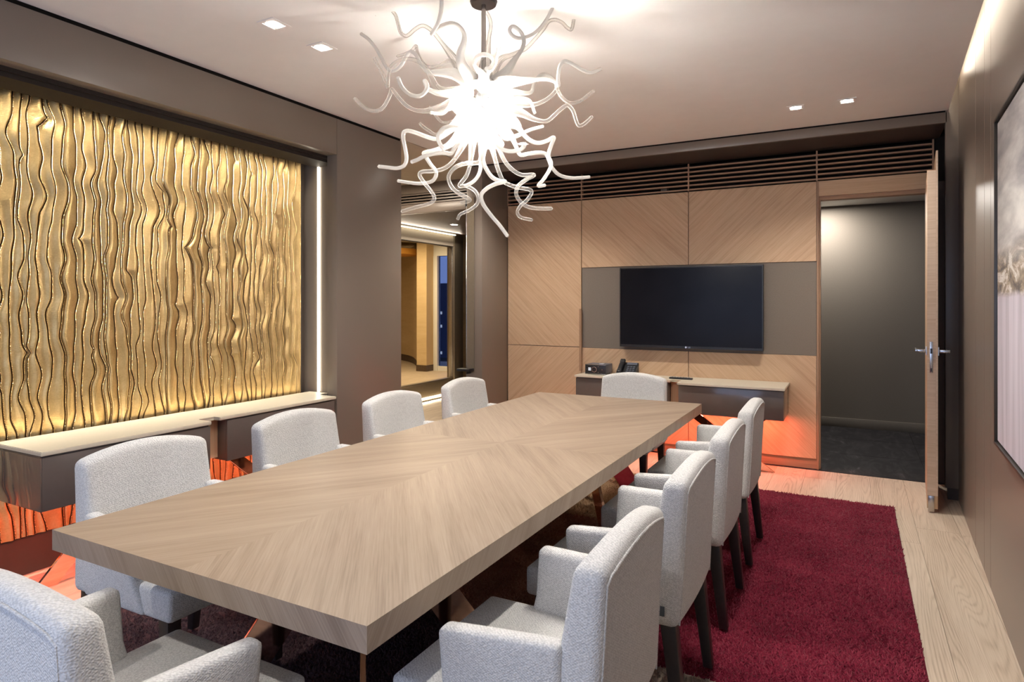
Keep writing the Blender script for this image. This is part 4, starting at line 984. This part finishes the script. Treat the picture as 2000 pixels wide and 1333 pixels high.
def arm_mesh(pts3, r0, style, sides=12):
    path = catmull(pts3, 7); n = len(path); s = [0.0]
    for i in range(1, n): s.append(s[-1] + (path[i] - path[i - 1]).length)
    tot = s[-1]; rt = 0.0108; r0 = r0 * 1.3
    rad = []
    for x in s:
        f = x / tot; k = min(1.0, x / 0.26)
        r = rt + (r0 - rt) * (1 - k) ** 1.25 - 0.003 * f
        if x < 0.04: r *= 0.6 + 10 * x
        rad.append(r)
    bm = new(); tube(bm, path, rad, sides)
    uvl = bm.loops.layers.uv.verify()      # u round the tube (threads), v along it
    for v in bm.verts: v.index = -1
    bm.verts.index_update()
    for f in bm.faces:
        for l in f.loops:
            i = l.vert.index; l[uvl].uv = ((i % sides) * 2.3, s[min(i // sides, n - 1)] * 3)
    return bm
for st, tip, r0, p2 in ARMS:
    n = len(p2); ln = [0]
    for i in range(1, n): ln.append(ln[-1] + math.dist(p2[i], p2[i - 1]))
    pts3 = [P3(x, y, tip * (l / ln[-1]) ** 0.8 + 0.05 * math.sin(l / ln[-1] * 5 + len(p2)) * (l / ln[-1])) for (x, y), l in zip(p2, ln)]
    o = obj('clear_arm' if st == 'c' else 'white_arm', arm_mesh(pts3, r0, st), 'clear_tubing' if st == 'c' else 'milk_tubing', ch, smooth=True)
# shorter arms on the side turned to the television wall
for k in range(9):
    a = math.pi * (0.12 + 0.76 * k / 8); el = random.uniform(-0.7, 0.5)
    d = (RGT * math.cos(a) + FWD * math.sin(a)) * math.cos(el) + Vector((0, 0, math.sin(el)))
    side = d.cross(Vector((0, 0, 1))).normalized(); up = side.cross(d); c0_ = CC - Vector((CC.x, CC.y, ZC))
    pts3 = [c0_ + d * (0.02 + 0.036 * i) + (side * math.sin(i * 1.1 + k) + up * math.cos(i * 0.9 + 2 * k)) * 0.010 * i for i in range(8)]
    obj('clear_arm' if k % 2 else 'white_arm', arm_mesh(pts3, 0.034, 'c'), 'clear_tubing' if k % 2 else 'milk_tubing', ch, smooth=True)
zc = CC.z - ZC
bm = new(); cyl(bm, (0, 0, zc / 2 + 0.02), 0.011, -zc - 0.05, 'z', 16); obj('stem', bm, 'steel', ch, smooth=True)
bm = new(); cyl(bm, (0, 0, -0.0085), 0.058, 0.016, 'z', 32, 0.064); obj('ceiling_rose', bm, 'leg_wood', ch, smooth=True)
bm = new(); bmesh.ops.create_uvsphere(bm, u_segments=24, v_segments=14, radius=0.052, matrix=Matrix.Translation((0, 0, zc)) @ Matrix.Diagonal((1, 1, 1.7, 1))); obj('core', bm, 'silver', ch, smooth=True)
bm = new(); cyl(bm, (0, 0, zc + 0.115), 0.072, 0.012, 'z', 32, 0.06); obj('uplight_blocker', bm, 'silver', ch, smooth=True)  # unseen disc added above the bulbs to hold light off the ceiling
for k in range(8):
    a = k * math.pi / 4 + 0.3; z = zc + (0.03 if k % 2 else -0.11)
    p = Vector((0.088 * math.cos(a), 0.088 * math.sin(a), z))
    bm = new(); bmesh.ops.create_icosphere(bm, subdivisions=2, radius=0.021, matrix=Matrix.Translation(p)); bl = obj('bulb', bm, 'bulb_glow', ch, smooth=True)
    bm = new(); tube(bm, [p * 0.0 + Vector((p.x * 0.45, p.y * 0.45, p.z)), Vector((p.x * 0.8, p.y * 0.8, p.z))], 0.010, 8); obj('socket', bm, 'silver', ch, smooth=True)
bpy.context.view_layer.update()
